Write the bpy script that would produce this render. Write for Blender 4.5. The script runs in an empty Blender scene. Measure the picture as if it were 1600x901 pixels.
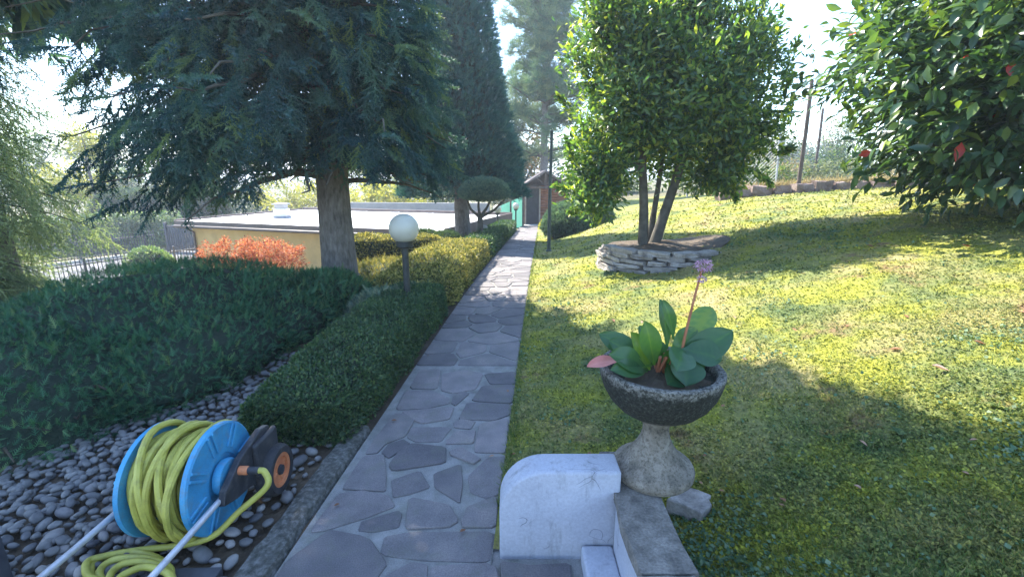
import bpy, bmesh, math, random
import numpy as np
from mathutils import Vector, Matrix
random.seed(7); rng = np.random.default_rng(11)
PI = math.pi; R = math.radians
scene = bpy.context.scene
COL = scene.collection

# ------------------------------------------------------------------ camera, sky, sun, exposure
CAM_Z, PITCH, FPX = 1.55, R(13.66), 720.0
cam_d = bpy.data.cameras.new("camera"); cam = bpy.data.objects.new("camera", cam_d); COL.objects.link(cam)
cam.location = (0, 0, CAM_Z); cam.rotation_euler = (R(90) - PITCH, 0, 0)
cam_d.sensor_width = 36; cam_d.lens = 36 * FPX / 1600; cam_d.clip_start = 0.05; cam_d.clip_end = 2000
scene.camera = cam

SUN_AZ, SUN_EL = R(-39), R(48)           # azimuth from +Y, positive towards +X
w = bpy.data.worlds.new("World"); scene.world = w; w.use_nodes = True
nt = w.node_tree
sky = nt.nodes.new("ShaderNodeTexSky"); sky.sky_type = 'NISHITA'; sky.sun_disc = False
sky.sun_elevation = SUN_EL; sky.sun_rotation = SUN_AZ
sky.air_density = 1.0; sky.dust_density = 0.25; sky.ozone_density = 2.6
nt.links.new(sky.outputs[0], nt.nodes["Background"].inputs[0]); nt.nodes["Background"].inputs[1].default_value = 0.15
sun_d = bpy.data.lights.new("sun", 'SUN'); sun = bpy.data.objects.new("sun", sun_d); COL.objects.link(sun)
sun_d.energy = 4.2; sun_d.angle = R(0.5); sun_d.color = (1.0, 0.93, 0.82)
sun.rotation_euler = Vector((math.sin(SUN_AZ)*math.cos(SUN_EL), math.cos(SUN_AZ)*math.cos(SUN_EL), math.sin(SUN_EL))).to_track_quat('Z', 'Y').to_euler()
sun.location = (-10, 10, 20)
vs = scene.view_settings; vs.view_transform = 'Standard'; vs.look = 'None'; vs.exposure = 2.2; vs.gamma = 1; vs.use_curve_mapping = False
scene.cycles.max_bounces = 8; scene.cycles.diffuse_bounces = 4; scene.cycles.transmission_bounces = 6; scene.cycles.transparent_max_bounces = 8

# ------------------------------------------------------------------ measuring helpers (metres)
def ray(u, v):
    xc, yc = (u - 800) / FPX, -(v - 450.5) / FPX
    return Vector((xc, math.cos(PITCH) + math.sin(PITCH)*yc, -math.sin(PITCH) + math.cos(PITCH)*yc))
def at(u, v, Y):
    d = ray(u, v); return Vector((0, 0, CAM_Z)) + d * (Y / d.y)
def on(u, v, z=0.0):
    d = ray(u, v); return Vector((0, 0, CAM_Z)) + d * ((z - CAM_Z) / d.z)
def sstep(a, b, x):
    t = np.clip((np.asarray(x, float) - a) / (b - a), 0, 1); return t*t*(3 - 2*t)
def path_c(y): return -0.62 + 0.0655*y
HW = 0.43
def zp(y):
    y = np.asarray(y, float); k = 1.2
    yy = np.minimum(y, 25.0)
    return -0.05 * np.logaddexp(0, (yy - 6.5) * k) / k
STREET = -2.35
def terrain(x, y):
    x = np.asarray(x, float); y = np.asarray(y, float)
    s = x - path_c(np.minimum(y, 30)); z0 = zp(y)
    r = np.maximum(s - HW, 0); q = r*r/(r + 1.4)
    bl = sstep(8, 13, y); up = (2.3*(1 - np.exp(-q/6.5)))*(1-bl) + 1.6*(1 - np.exp(-q/2.8))*bl - .15*np.exp(-((x-2.3)**2 + (y-6.35)**2)/.75)*(s > HW)
    up = up*(1 - (1-sstep(1.85, 2.7, y))*(1-sstep(.62, 1.15, x)))
    l = np.maximum(-s - HW, 0); t = sstep(1.2, 9.0, l)
    return z0 + up + (STREET - z0)*t
def tz(x, y): return float(terrain(x, y))

# value noise
_G = rng.random((256, 256))
def vnoise(x, y):
    xi = np.floor(x).astype(int); yi = np.floor(y).astype(int); fx = x - xi; fy = y - yi
    fx = fx*fx*(3 - 2*fx); fy = fy*fy*(3 - 2*fy)
    a = _G[xi & 255, yi & 255]; b = _G[(xi+1) & 255, yi & 255]; c = _G[xi & 255, (yi+1) & 255]; d = _G[(xi+1) & 255, (yi+1) & 255]
    return (a*(1-fx)+b*fx)*(1-fy) + (c*(1-fx)+d*fx)*fy
def fbm(x, y, o=4):
    s = 0; a = 0.5
    for i in range(o):
        s = s + a*vnoise(x*2**i + 17*i, y*2**i + 31*i); a *= 0.5
    return s
def unit(a): return a / np.maximum(np.linalg.norm(a, axis=-1, keepdims=True), 1e-9)

# ------------------------------------------------------------------ object helpers
def tag(o, label=None, cat=None, group=None, kind=None):
    if label: o["label"] = label
    if cat: o["category"] = cat
    if group: o["group"] = group
    if kind: o["kind"] = kind
    return o
def empty(name, loc=(0, 0, 0), label=None, cat=None, group=None, rz=0.0):
    o = bpy.data.objects.new(name, None); COL.objects.link(o); o.empty_display_size = 0.1
    o.location = loc; o.rotation_euler = (0, 0, rz); return tag(o, label, cat, group)
def link(name, me, parent=None, kind=None, local=False):
    """link a mesh given in world coordinates (or local ones) under parent"""
    o = bpy.data.objects.new(name, me); COL.objects.link(o)
    if parent is not None:
        o.parent = parent
        if not local:
            m = Matrix.Identity(4); p = parent
            while p is not None:
                m = p.matrix_basis @ m if p.parent is None else (p.matrix_parent_inverse @ p.matrix_basis) @ m
                p = p.parent
            o.matrix_parent_inverse = m.inverted()
    if kind: o["kind"] = kind
    return o
def np_mesh(name, V, F, mat, tint=None, smooth=False):
    V = np.ascontiguousarray(V, dtype=np.float32); F = np.ascontiguousarray(F, dtype=np.int32)
    me = bpy.data.meshes.new(name); n, k = F.shape
    me.vertices.add(len(V)); me.vertices.foreach_set("co", V.ravel())
    me.loops.add(n*k); me.loops.foreach_set("vertex_index", F.ravel())
    me.polygons.add(n); me.polygons.foreach_set("loop_start", np.arange(0, n*k, k, dtype=np.int32))
    try: me.polygons.foreach_set("loop_total", np.full(n, k, dtype=np.int32))
    except Exception: pass
    if smooth: me.polygons.foreach_set("use_smooth", np.ones(n, dtype=bool))
    me.update(calc_edges=True); me.validate()
    if tint is not None:
        a = me.attributes.new("tint", 'FLOAT', 'POINT'); a.data.foreach_set("value", np.ascontiguousarray(tint, dtype=np.float32))
    if mat: me.materials.append(mat)
    return me
class MB:
    """collects simple solids for ONE mesh"""
    def __init__(s): s.v = []; s.f = []
    def add(s, V, F):
        b = len(s.v); s.v += [tuple(p) for p in V]; s.f += [tuple(i + b for i in f) for f in F]; return s
    def box(s, c, size, M=None):
        hx, hy, hz = size[0]/2, size[1]/2, size[2]/2
        V = [Vector((x, y, z)) for x in (-hx, hx) for y in (-hy, hy) for z in (-hz, hz)]
        if M is not None: V = [M @ p for p in V]
        c = Vector(c); V = [p + c for p in V]
        return s.add(V, [(0,1,3,2),(4,6,7,5),(0,4,5,1),(2,3,7,6),(0,2,6,4),(1,5,7,3)])
    def tube(s, pts, rad, n=8, cap=True):
        pts = [Vector(p) for p in pts]; m = len(pts)
        rad = [rad]*m if not hasattr(rad, '__len__') else rad
        t = (pts[1]-pts[0]).normalized(); a = Vector((0,0,1)) if abs(t.z) < .9 else Vector((1,0,0))
        u = t.cross(a).normalized(); V = []
        for i, p in enumerate(pts):
            t = (pts[min(i+1, m-1)] - pts[max(i-1, 0)]).normalized()
            u = (u - t*u.dot(t)).normalized(); w_ = t.cross(u)
            for k in range(n):
                an = 2*PI*k/n; V.append(p + (u*math.cos(an) + w_*math.sin(an))*rad[i])
        F = [(i*n+k, i*n+(k+1)%n, (i+1)*n+(k+1)%n, (i+1)*n+k) for i in range(m-1) for k in range(n)]
        if cap: F += [tuple(range(n-1, -1, -1)), tuple((m-1)*n+k for k in range(n))]
        return s.add(V, F)
    def lathe(s, prof, c=(0,0,0), n=32, axis='Z'):
        V = []
        for r, h in prof:
            for k in range(n):
                a = 2*PI*k/n
                p = (r*math.cos(a), r*math.sin(a), h) if axis == 'Z' else (h, r*math.cos(a), r*math.sin(a))
                V.append(Vector(p) + Vector(c))
        m = len(prof)
        F = [(i*n+k, i*n+(k+1)%n, (i+1)*n+(k+1)%n, (i+1)*n+k) for i in range(m-1) for k in range(n)]
        if prof[0][0] > 1e-6: F.append(tuple(range(n-1, -1, -1)))
        if prof[-1][0] > 1e-6: F.append(tuple((m-1)*n+k for k in range(n)))
        return s.add(V, F)
    def prism(s, poly, z0, z1, top_inset=0.0):
        n = len(poly); cx = sum(p[0] for p in poly)/n; cy = sum(p[1] for p in poly)/n
        V = [(x, y, z0) for x, y in poly]
        if top_inset:
            V += [(x, y, z1 - top_inset) for x, y in poly]
            top = []
            for x, y in poly:
                d = math.hypot(x-cx, y-cy) or 1; top.append((x-(x-cx)/d*top_inset, y-(y-cy)/d*top_inset, z1))
            V += top; L = 3
        else: V += [(x, y, z1) for x, y in poly]; L = 2
        F = [(j*n+i, j*n+(i+1)%n, (j+1)*n+(i+1)%n, (j+1)*n+i) for j in range(L-1) for i in range(n)]
        F += [tuple(range(n-1, -1, -1)), tuple((L-1)*n+i for i in range(n))]
        return s.add(V, F)
    def mesh(s, name, mat, smooth=False, bevel=0.0, seg=2):
        me = bpy.data.meshes.new(name); me.from_pydata([tuple(p) for p in s.v], [], s.f)
        bm = bmesh.new(); bm.from_mesh(me)
        bmesh.ops.recalc_face_normals(bm, faces=bm.faces)
        if bevel:
            e = [e for e in bm.edges if len(e.link_faces) == 2 and e.calc_face_angle(0) > R(35)]
            bmesh.ops.bevel(bm, geom=e, offset=bevel, segments=seg, affect='EDGES', profile=.5, clamp_overlap=True)
        bm.to_mesh(me); bm.free()
        if smooth:
            me.polygons.foreach_set("use_smooth", [True]*len(me.polygons))
            try: me.set_sharp_from_angle(angle=R(40))
            except Exception: pass
        if mat: me.materials.append(mat)
        return me
    def build(s, name, mat, parent=None, smooth=False, bevel=0.0, kind=None, seg=2):
        return link(name, s.mesh(name, mat, smooth, bevel, seg), parent, kind)

# ------------------------------------------------------------------ materials
def nmat(name):
    m = bpy.data.materials.new(name); m.use_nodes = True
    return m, m.node_tree, m.node_tree.nodes["Principled BSDF"]
def ramp(t, fac, stops):
    r = t.nodes.new("ShaderNodeValToRGB"); e = r.color_ramp.elements
    while len(e) < len(stops): e.new(0.5)
    for el, (p, c) in zip(e, stops): el.position = p; el.color = (*c, 1)
    t.links.new(fac, r.inputs[0]); return r.outputs[0]
def noise(t, vec, scale, detail=5, rough=.6):
    n = t.nodes.new("ShaderNodeTexNoise"); n.inputs["Scale"].default_value = scale; n.inputs["Detail"].default_value = detail; n.inputs["Roughness"].default_value = rough
    if vec is not None: t.links.new(vec, n.inputs["Vector"])
    return n.outputs["Fac"]
def mixc(t, fac, a, b, mode='MIX'):
    m = t.nodes.new("ShaderNodeMix"); m.data_type = 'RGBA'; m.blend_type = mode
    for sock, val in ((m.inputs[0], fac), (m.inputs[6], a), (m.inputs[7], b)):
        if hasattr(val, 'is_linked'): t.links.new(val, sock)
        elif isinstance(val, (int, float)): sock.default_value = val
        else: sock.default_value = (*val, 1)
    return m.outputs[2]
def pos_of(t): return t.nodes.new("ShaderNodeNewGeometry").outputs["Position"]
def objco(t): return t.nodes.new("ShaderNodeTexCoord").outputs["Object"]
def bumpn(t, b, h, strength, dist=.01):
    n = t.nodes.new("ShaderNodeBump"); n.inputs["Strength"].default_value = strength; n.inputs["Distance"].default_value = dist
    t.links.new(h, n.inputs["Height"]); t.links.new(n.outputs[0], b.inputs["Normal"])
def pmat(name, stops, scale=8, rough=.8, bump=.3, bscale=60, dist=.005, metal=0, spec=.4, rand=0.0, fine=0.0):
    m, t, b = nmat(name); p = pos_of(t)
    c = ramp(t, noise(t, p, scale), stops)
    if fine:
        f = ramp(t, noise(t, p, bscale*2, 2), [(.3, (1-fine,)*3), (.7, (1+fine*.5,)*3)]); c = mixc(t, 1.0, c, f, 'MULTIPLY')
    if rand:
        oi = t.nodes.new("ShaderNodeObjectInfo"); f = ramp(t, oi.outputs["Random"], [(0, (1-rand, 1-rand, 1-rand*.9)), (.5, (1, 1, 1)), (1, (1+rand, 1+rand*.85, 1+rand*.8))])
        c = mixc(t, 1.0, c, f, 'MULTIPLY')
    t.links.new(c, b.inputs["Base Color"]); b.inputs["Roughness"].default_value = rough; b.inputs["Metallic"].default_value = metal; b.inputs["Specular IOR Level"].default_value = spec
    if bump: bumpn(t, b, noise(t, p, bscale), bump, dist)
    return m
def leafmat(name, stops, trans=.4, rough=.5, spec=.4, tcol=None, big=0.0):
    """stops run over the per-leaf tint attribute; translucent so leaves glow against the light"""
    m, t, b = nmat(name)
    a = t.nodes.new("ShaderNodeAttribute"); a.attribute_name = "tint"
    c = ramp(t, a.outputs["Fac"], stops)
    if big:
        f = ramp(t, noise(t, pos_of(t), big, 3), [(.3, (.72, .75, .78)), (.7, (1.2, 1.2, 1.1))]); c = mixc(t, 1.0, c, f, 'MULTIPLY')
    t.links.new(c, b.inputs["Base Color"]); b.inputs["Roughness"].default_value = rough; b.inputs["Specular IOR Level"].default_value = spec
    tr = t.nodes.new("ShaderNodeBsdfTranslucent")
    t.links.new(mixc(t, 1.0, c, tcol or (1.5, 1.6, .7), 'MULTIPLY'), tr.inputs["Color"])
    mx = t.nodes.new("ShaderNodeMixShader"); mx.inputs[0].default_value = trans
    t.links.new(b.outputs[0], mx.inputs[1]); t.links.new(tr.outputs[0], mx.inputs[2])
    t.links.new(mx.outputs[0], t.nodes["Material Output"].inputs["Surface"])
    return m

def lawn_colour(t):
    p = pos_of(t)
    base = ramp(t, noise(t, p, 1.1, 4), [(.32, (.085, .13, .06)), (.46, (.17, .195, .075)), (.58, (.29, .265, .11)), (.72, (.38, .32, .17))])
    moss = ramp(t, noise(t, p, 1.9, 5, .65), [(.46, (0, 0, 0)), (.60, (1, 1, 1))]); base = mixc(t, moss, base, (.27, .275, .055))
    dry = ramp(t, noise(t, p, 2.3, 6, .7), [(.58, (0, 0, 0)), (.68, (1, 1, 1))])
    c = mixc(t, dry, base, (.22, .155, .085))
    fine = ramp(t, noise(t, p, 26, 4, .7), [(.25, (.55, .6, .6)), (.75, (1.35, 1.3, 1.2))])
    return p, mixc(t, 1.0, c, fine, 'MULTIPLY')
M = {}
m, t, b = nmat("lawn_moss"); p, c = lawn_colour(t); t.links.new(c, b.inputs["Base Color"]); b.inputs["Roughness"].default_value = .95; b.inputs["Specular IOR Level"].default_value = .1
bumpn(t, b, noise(t, p, 70, 6, .7), .9, .02); M['lawn'] = m
m, t, b = nmat("moss_leaflet"); p, c = lawn_colour(t)
a = t.nodes.new("ShaderNodeAttribute"); a.attribute_name = "tint"
c = mixc(t, 1.0, c, ramp(t, a.outputs["Fac"], [(0, (.35, .48, .42)), (.55, (1.0, 1.05, .9)), (1, (1.75, 1.65, 1.2))]), 'MULTIPLY')
t.links.new(c, b.inputs["Base Color"]); b.inputs["Roughness"].default_value = .8; b.inputs["Specular IOR Level"].default_value = .15
tr = t.nodes.new("ShaderNodeBsdfTranslucent"); t.links.new(c, tr.inputs[0]); mx = t.nodes.new("ShaderNodeMixShader"); mx.inputs[0].default_value = .3
t.links.new(b.outputs[0], mx.inputs[1]); t.links.new(tr.outputs[0], mx.inputs[2]); t.links.new(mx.outputs[0], t.nodes["Material Output"].inputs["Surface"]); M['moss'] = m
M['grass'] = leafmat("grass_blade", [(0, (.05, .10, .03)), (.5, (.10, .17, .04)), (.8, (.20, .22, .06)), (1, (.34, .28, .13))], .35)
M['soil'] = pmat("soil", [(.3, (.05, .038, .026)), (.6, (.10, .075, .05)), (.8, (.14, .11, .07))], 5, .95, .8, 40, .02)
M['ground'] = pmat("rough_ground", [(.3, (.06, .075, .03)), (.5, (.12, .11, .05)), (.7, (.17, .14, .08))], .6, .95, .8, 15, .04)
M['asphalt'] = pmat("asphalt", [(.3, (.11, .11, .115)), (.7, (.16, .16, .165))], 2, .9, .3, 90)
M['mortar'] = pmat("mortar", [(.3, (.17, .165, .155)), (.5, (.235, .23, .22)), (.75, (.31, .30, .285))], 9, .92, .6, 90, .006, fine=.25)
M['flag'] = pmat("porphyry_flagstone", [(.25, (.115, .107, .11)), (.5, (.165, .152, .155)), (.75, (.225, .20, .19))], 5, .72, .45, 110, .006, rand=.34, fine=.35)
M['edging'] = pmat("washed_concrete", [(.3, (.04, .044, .034)), (.5, (.10, .098, .088)), (.7, (.21, .205, .195))], 38, .9, .9, 60, .02)
M['pebble'] = pmat("river_pebble", [(.3, (.095, .095, .10)), (.55, (.165, .16, .155)), (.8, (.26, .25, .235))], 14, .65, .15, 80, .002, rand=.6)
m, t, b = nmat("conifer_bark"); p = pos_of(t); mp_n = t.nodes.new("ShaderNodeMapping"); t.links.new(p, mp_n.inputs[0]); mp_n.inputs["Scale"].default_value = (1, 1, .3)
n1 = noise(t, mp_n.outputs[0], 30, 5, .65); c = mixc(t, .5, ramp(t, n1, [(.35, (.06, .05, .045)), (.5, (.17, .15, .135)), (.68, (.30, .275, .25))]), ramp(t, noise(t, p, 4), [(.3, (.10, .09, .08)), (.7, (.26, .24, .22))]))
t.links.new(c, b.inputs["Base Color"]); b.inputs["Roughness"].default_value = .95; bumpn(t, b, n1, 1.0, .04); M['bark'] = m
M['bark2'] = pmat("smooth_bark", [(.3, (.055, .05, .04)), (.7, (.12, .11, .09))], 9, .9, .6, 40, .01)
M['twig'] = pmat("twig", [(.3, (.035, .03, .02)), (.7, (.075, .06, .04))], 9, .95, .5, 40)
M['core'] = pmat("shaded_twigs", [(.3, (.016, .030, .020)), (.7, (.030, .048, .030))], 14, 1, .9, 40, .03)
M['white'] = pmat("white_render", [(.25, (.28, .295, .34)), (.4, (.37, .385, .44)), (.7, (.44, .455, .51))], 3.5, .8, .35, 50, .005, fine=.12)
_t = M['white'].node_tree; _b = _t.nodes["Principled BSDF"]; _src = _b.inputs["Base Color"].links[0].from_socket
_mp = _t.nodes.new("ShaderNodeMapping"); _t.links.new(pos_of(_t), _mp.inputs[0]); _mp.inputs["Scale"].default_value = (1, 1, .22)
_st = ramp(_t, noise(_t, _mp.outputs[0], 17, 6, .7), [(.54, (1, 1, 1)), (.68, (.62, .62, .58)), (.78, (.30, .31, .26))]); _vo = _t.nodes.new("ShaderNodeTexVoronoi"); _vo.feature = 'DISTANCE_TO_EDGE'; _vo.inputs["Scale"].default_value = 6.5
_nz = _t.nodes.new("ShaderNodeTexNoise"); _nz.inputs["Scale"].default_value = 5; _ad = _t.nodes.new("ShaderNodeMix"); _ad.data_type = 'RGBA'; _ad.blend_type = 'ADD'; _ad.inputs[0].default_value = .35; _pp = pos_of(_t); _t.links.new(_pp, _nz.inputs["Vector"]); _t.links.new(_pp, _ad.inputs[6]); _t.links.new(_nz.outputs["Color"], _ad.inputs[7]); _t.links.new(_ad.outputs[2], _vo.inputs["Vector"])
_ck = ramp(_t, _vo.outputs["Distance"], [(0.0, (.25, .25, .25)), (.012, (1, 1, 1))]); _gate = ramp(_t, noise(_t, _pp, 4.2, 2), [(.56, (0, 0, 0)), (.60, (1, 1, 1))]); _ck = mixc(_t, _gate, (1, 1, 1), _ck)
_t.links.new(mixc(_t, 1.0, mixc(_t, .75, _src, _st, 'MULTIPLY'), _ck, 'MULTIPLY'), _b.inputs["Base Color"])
M['coping'] = pmat("coping_stone", [(.3, (.09, .085, .075)), (.55, (.19, .175, .155)), (.75, (.28, .26, .23))], 14, .9, .8, 50, .012, fine=.3)
M['rubble'] = pmat("ring_stone", [(.28, (.14, .125, .11)), (.5, (.29, .265, .24)), (.75, (.42, .39, .36))], 9, .9, .8, 45, .012, rand=.25, fine=.2)
M['tufa'] = pmat("tufa_block", [(.3, (.11, .075, .06)), (.55, (.22, .165, .14)), (.75, (.34, .28, .24))], 5, .95, .9, 30, .03, rand=.25)
m, t, b = nmat("bowl_concrete"); p = pos_of(t); sx = t.nodes.new("ShaderNodeSeparateXYZ"); t.links.new(p, sx.inputs[0])
n1 = noise(t, p, 16, 6, .7); n2 = noise(t, p, 90, 4, .7)
mr = t.nodes.new("ShaderNodeMath"); mr.operation = 'MULTIPLY_ADD'; t.links.new(n1, mr.inputs[0]); mr.inputs[1].default_value = .12; t.links.new(sx.outputs[2], mr.inputs[2])
lichen = ramp(t, n2, [(.45, (.016, .019, .013)), (.60, (.035, .038, .030)), (.75, (.16, .155, .14))])
pale = ramp(t, n1, [(.3, (.10, .09, .07)), (.5, (.22, .19, .15)), (.7, (.33, .295, .24))])
rimc = ramp(t, n2, [(.40, (.06, .06, .052)), (.65, (.24, .235, .21))])
msk = ramp(t, mr.outputs[0], [(.66, (0, 0, 0)), (.69, (1, 1, 1))]); msk2 = ramp(t, mr.outputs[0], [(.825, (0, 0, 0)), (.85, (1, 1, 1))])
c = mixc(t, msk2, mixc(t, msk, pale, lichen), rimc)
spk = ramp(t, n2, [(.36, (.35, .35, .33)), (.5, (1, 1, 1))]); c = mixc(t, .8, c, spk, 'MULTIPLY')
t.links.new(c, b.inputs["Base Color"]); b.inputs["Roughness"].default_value = .95; bumpn(t, b, n2, .9, .01); M['bowl'] = m
M['globe'] = pmat("opal_globe", [(.3, (.46, .44, .36)), (.7, (.54, .52, .43))], 3, .35, 0)
M['globe'].node_tree.nodes["Principled BSDF"].inputs["Subsurface Weight"].default_value = .35
M['globe'].node_tree.nodes["Principled BSDF"].inputs["Subsurface Radius"].default_value = (.2, .18, .15)
M['post'] = pmat("dark_painted_metal", [(.3, (.022, .026, .026)), (.7, (.045, .05, .048))], 12, .5, .15, 60)
M['pole'] = pmat("green_painted_pole", [(.3, (.035, .055, .055)), (.7, (.06, .085, .08))], 12, .5, .1, 60)
M['blue'] = pmat("blue_plastic", [(.3, (.035, .22, .42)), (.6, (.055, .30, .52)), (.8, (.09, .36, .56))], 9, .45, .1, 90, .002, fine=.1)
M['black'] = pmat("black_plastic", [(.3, (.02, .022, .028)), (.7, (.045, .047, .055))], 12, .5, .15, 80, .002)
M['tyre'] = pmat("tyre_rubber", [(.3, (.016, .016, .02)), (.7, (.035, .035, .04))], 12, .7, .15, 80, .002)
M['orange'] = pmat("faded_orange_plastic", [(.3, (.45, .13, .05)), (.7, (.62, .24, .11))], 14, .55, .1, 90, .002)
M['alu'] = pmat("grey_tube", [(.3, (.42, .43, .46)), (.7, (.55, .56, .60))], 10, .4, .05, 90, .001, metal=.35)
M['hose'] = pmat("yellow_hose", [(.3, (.32, .30, .05)), (.55, (.43, .40, .08)), (.8, (.50, .47, .13))], 12, .5, .2, 140, .002)
def dirty(m, c_, amount=.6, sc=22):
    t = m.node_tree; b = t.nodes["Principled BSDF"]; src = b.inputs["Base Color"].links[0].from_socket
    d = ramp(t, noise(t, pos_of(t), sc, 7, .75), [(.50, (0, 0, 0)), (.72, (amount,)*3)]); t.links.new(mixc(t, d, src, c_), b.inputs["Base Color"])
M['slate'] = pmat("slate", [(.3, (.035, .037, .045)), (.7, (.075, .078, .09))], 8, .7, .4, 60, .004)
M['ochre'] = pmat("ochre_render", [(.3, (.56, .38, .15)), (.7, (.66, .47, .21))], 1.5, .9, .2, 60)
M['roofing'] = pmat("pale_roofing", [(.3, (.66, .66, .66)), (.7, (.80, .80, .80))], .8, .6, .1, 30)
M['fascia'] = pmat("brown_metal_trim", [(.3, (.10, .075, .065)), (.7, (.16, .12, .105))], 3, .5, .1, 30)
M['rail'] = pmat("dark_railing", [(.3, (.04, .043, .055)), (.7, (.075, .08, .095))], 3, .5, 0)
M['shutter'] = pmat("grey_metal_sheet", [(.3, (.20, .21, .24)), (.7, (.28, .29, .32))], 3, .5, 0)
M['log'] = pmat("brown_log_siding", [(.3, (.20, .075, .04)), (.7, (.34, .15, .08))], 6, .8, .4, 40, rand=.2)
M['dwood'] = pmat("dark_timber", [(.3, (.06, .045, .04)), (.7, (.13, .10, .085))], 6, .85, .4, 40)
M['door'] = pmat("dark_door", [(.3, (.022, .024, .03)), (.7, (.05, .052, .06))], 6, .6, .1, 40)
M['frame'] = pmat("pale_timber", [(.3, (.30, .24, .19)), (.7, (.42, .36, .30))], 6, .8, .1, 40)
M['shingle'] = pmat("felt_roof", [(.3, (.12, .10, .10)), (.7, (.20, .17, .16))], 6, .9, .4, 40)
M['net'] = leafmat("green_shade_net", [(0, (.10, .32, .25)), (1, (.16, .42, .33))], .4, .8, .1, (1, 1, 1))
M['kerb'] = pmat("pale_kerb", [(.3, (.42, .41, .38)), (.7, (.55, .54, .50))], 4, .9, .3, 40)
M['gwall'] = pmat("grey_wall", [(.3, (.30, .30, .31)), (.7, (.40, .40, .40))], 2, .9, .2, 40)
M['tile'] = pmat("red_roof_tile", [(.3, (.28, .13, .09)), (.7, (.38, .20, .14))], 4, .9, .3, 20)
M['pale'] = pmat("pale_render", [(.3, (.55, .50, .44)), (.7, (.64, .60, .54))], 2, .9, .1, 20)
M['glass'] = pmat("dark_window", [(.3, (.03, .04, .05)), (.7, (.05, .06, .07))], 2, .1, 0)
M['wire'] = pmat("galvanised_wire", [(.3, (.30, .31, .31)), (.7, (.42, .42, .42))], 6, .5, 0, metal=.5)
M['dead'] = leafmat("dry_leaf", [(0, (.16, .07, .035)), (.5, (.34, .18, .10)), (1, (.52, .36, .28))], .2, .7, .3, (1.2, 1, .8))
M['petal'] = leafmat("mauve_petal", [(0, (.38, .20, .32)), (1, (.66, .46, .58))], .3, .6, .3, (1.1, 1, 1.1))
M['stalk'] = pmat("red_stalk", [(.3, (.26, .09, .05)), (.7, (.38, .16, .08))], 20, .5, .1, 80)
for k_, c_ in (('blue', (.16, .17, .16)), ('hose', (.16, .13, .06)), ('black', (.13, .12, .11)), ('orange', (.16, .11, .08)), ('tyre', (.12, .11, .10)), ('alu', (.25, .22, .20))): dirty(M[k_], c_)
dirty(M['roofing'], (.42, .42, .40), .5, 1.2); dirty(M['ochre'], (.42, .30, .15), .5, 2.5); dirty(M['flag'], (.12, .13, .09), .5, 7); dirty(M['mortar'], (.13, .14, .09), .6, 6)
F = {}
F['spruce'] = leafmat("spruce_needles", [(0, (.030, .078, .105)), (.5, (.055, .122, .150)), (.85, (.095, .175, .165)), (1, (.18, .25, .12))], .32, .55, .3, (1.7, 1.7, .6), 1.3)
F['cypress'] = leafmat("cypress_scale_leaves", [(0, (.020, .080, .090)), (.6, (.045, .140, .142)), (1, (.08, .19, .15))], .2, .6, .25, (1.0, 1.3, .9), 1.5)
F['weeping'] = leafmat("pale_weeping_needles", [(0, (.17, .24, .14)), (.5, (.29, .36, .22)), (1, (.44, .49, .31))], .42, .6, .3, (1.4, 1.4, .7), .8)
F['juniper'] = leafmat("juniper_needles", [(0, (.022, .072, .046)), (.5, (.042, .128, .072)), (.9, (.08, .185, .09)), (1, (.15, .21, .08))], .25, .6, .25, (1.4, 1.5, .7), 1.6)
F['bluejuniper'] = leafmat("blue_juniper_needles", [(0, (.05, .10, .085)), (.6, (.10, .16, .13)), (1, (.24, .25, .17))], .25, .6, .25, None, 2)
F['hedge'] = leafmat("small_hedge_leaves", [(0, (.024, .058, .030)), (.5, (.050, .100, .050)), (.85, (.09, .15, .065)), (1, (.16, .20, .08))], .3, .5, .35, None, 2.2)
F['sunhedge'] = leafmat("sunlit_hedge_leaves", [(0, (.075, .10, .035)), (.4, (.19, .20, .065)), (.75, (.34, .31, .10)), (1, (.50, .42, .16))], .35, .6, .3, (1.3, 1.2, .7), 2)  # sunlight on the green hedges is put into this yellower leaf colour
F['laurel'] = leafmat("laurel_leaves", [(0, (.035, .085, .055)), (.5, (.075, .15, .06)), (.8, (.15, .235, .065)), (1, (.34, .37, .09))], .46, .42, .5, (1.9, 1.9, .5), 1.2)
F['photinia'] = leafmat("broad_glossy_leaves", [(0, (.030, .070, .042)), (.5, (.055, .115, .050)), (.85, (.10, .17, .05)), (.97, (.20, .26, .05)), (1, (.5, .05, .03))], .32, .32, .6, (1.9, 1.9, .5))
F['bergenia'] = leafmat("fleshy_leaf", [(0, (.030, .085, .045)), (.5, (.055, .13, .05)), (.95, (.10, .20, .05)), (1, (.16, .24, .05))], .34, .35, .5, (2.2, 2.3, .4))
F['pink'] = leafmat("pink_leaf", [(0, (.55, .16, .14)), (1, (.70, .32, .26))], .35, .4, .4, (1.2, 1, .9))
F['maple'] = leafmat("red_maple_leaves", [(0, (.22, .06, .035)), (.5, (.46, .15, .075)), (.85, (.58, .26, .13)), (1, (.54, .38, .15))], .4, .6, .3, (1.3, 1.1, .8))
F['green'] = leafmat("mid_green_leaves", [(0, (.045, .085, .035)), (.5, (.085, .14, .05)), (1, (.20, .24, .08))], .4, .55, .3, (1.6, 1.6, .7), .5)
F['olive'] = leafmat("grey_green_leaves", [(0, (.075, .10, .07)), (.5, (.14, .17, .11)), (1, (.26, .27, .15))], .38, .6, .3, (1.4, 1.4, .8), .6)
F['yellow'] = leafmat("yellow_green_leaves", [(0, (.20, .22, .04)), (.5, (.36, .36, .06)), (1, (.50, .44, .09))], .42, .6, .3, (1.3, 1.3, .7), .6)
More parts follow.
